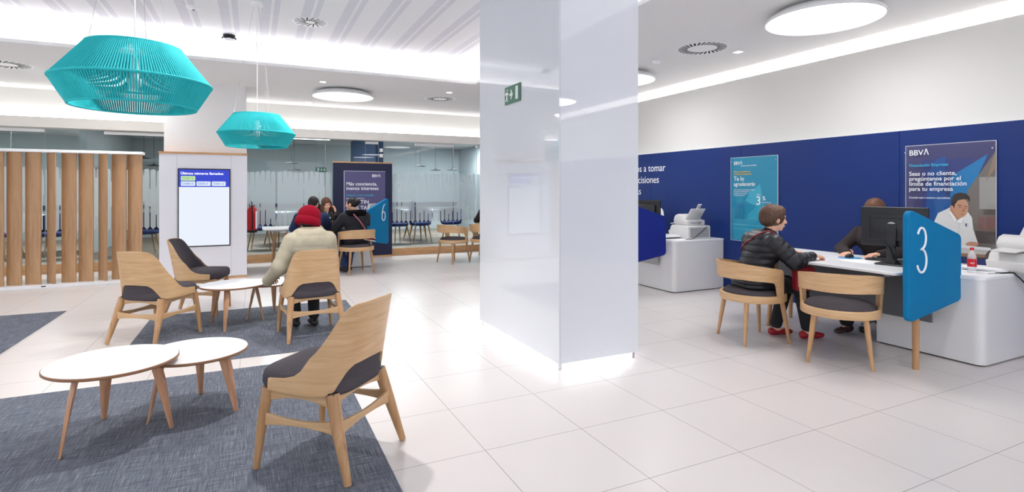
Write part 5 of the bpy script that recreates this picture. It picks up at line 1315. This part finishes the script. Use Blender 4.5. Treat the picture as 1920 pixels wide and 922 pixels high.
# --- employee in a floral blouse facing the camera, desk 6 ---
def floral():
    m = bpy.data.materials.new('floral_print'); m.use_nodes = True; nt = m.node_tree; b = nt.nodes['Principled BSDF']
    tc = N(nt, 'ShaderNodeTexCoord'); v = N(nt, 'ShaderNodeTexVoronoi'); v.inputs['Scale'].default_value = 22
    nt.links.new(tc.outputs['Object'], v.inputs['Vector'])
    k = mth(nt, 'LESS_THAN', v.outputs['Distance'], .33); sp = N(nt, 'ShaderNodeSeparateColor'); nt.links.new(v.outputs['Color'], sp.inputs[0])
    cr = N(nt, 'ShaderNodeValToRGB'); cr.color_ramp.interpolation = 'CONSTANT'; e = cr.color_ramp.elements
    e[0].color = srgb(22, 20, 26); e[1].position = .45; e[1].color = srgb(190, 60, 60); x = e.new(.6); x.color = srgb(220, 214, 206); x = e.new(.75); x.color = srgb(60, 110, 90); x = e.new(.88); x.color = srgb(22, 20, 26)
    nt.links.new(sp.outputs[0], cr.inputs[0]); mx = N(nt, 'ShaderNodeMix', data_type='RGBA'); mx.inputs[6].default_value = srgb(22, 20, 26)
    nt.links.new(k, mx.inputs[0]); nt.links.new(cr.outputs[0], mx.inputs[7]); nt.links.new(mx.outputs[2], b.inputs['Base Color']); b.inputs['Roughness'].default_value = .8
    return m
J = sit(pel=(0, -.05, .565), chest=(0, .08, .86), neck=(.0, .12, .995), head=(.0, .17, 1.12), look=(.25, -.35, .12), shw=.17,
        elL=(-.26, .18, .80), wrL=(-.165, .17, .97), elR=(.26, .24, .75), wrR=(.06, .42, .785), handL=((.25, -.1, 1), (-.8, .4, .2), 1, .4), handR=((-.2, 1, -.05), (0, 0, 1), -1, .4))
t, B = person((1.22, 10.72, 0), PI, 'smiling young woman in a dark floral blouse facing the camera at desk 6', J,
    coat('floral_blouse', floral(), J, ext=.010, res=.012, collar=-.015, cuff=(.034, .03)), (TRB, .06), flat((30, 28, 30), .5), hair_long(HC, .22))
face_bits(J['head'], B, t, .95)
office_chair(1.22, 10.74, PI, 'swivel chair of the woman in the floral blouse', BLACKM)
tag(MB().span((-.105, -.148, 0), (.105, .148, .004)).build('document', PAPER), 'papers lying between the people at desk 6', 'paper', 'papers on desk 6').location = (1.05, 10.05, .745)
tag(MB().span((-.16, -.11, 0), (.16, .11, .006)).build('document', PAPER), 'papers on the left end of the table of desk 6', 'paper', 'papers on desk 6').location = (.45, 9.98, .745)
J = sit(elL=(-.27, .20, .74), wrL=(-.16, .42, .785), elR=(.27, .22, .74), wrR=(.14, .44, .785), handL=((.2, 1, -.05), (0, 0, 1), 1, .5), handR=((-.2, 1, -.05), (0, 0, 1), -1, .5))
person((4.46, 10.42, 0), math.atan2(-.3, .95), 'person in a dark jumper almost wholly hidden behind the left edge of the pillar', J,
    coat('dark_jumper', BRO, J, ext=.02, res=.014, collar=-.01, cuff=(.038, .032)), (TRB, .06), flat((30, 26, 26), .4), hair_short(HK, .006, .0, fuzz=.001))
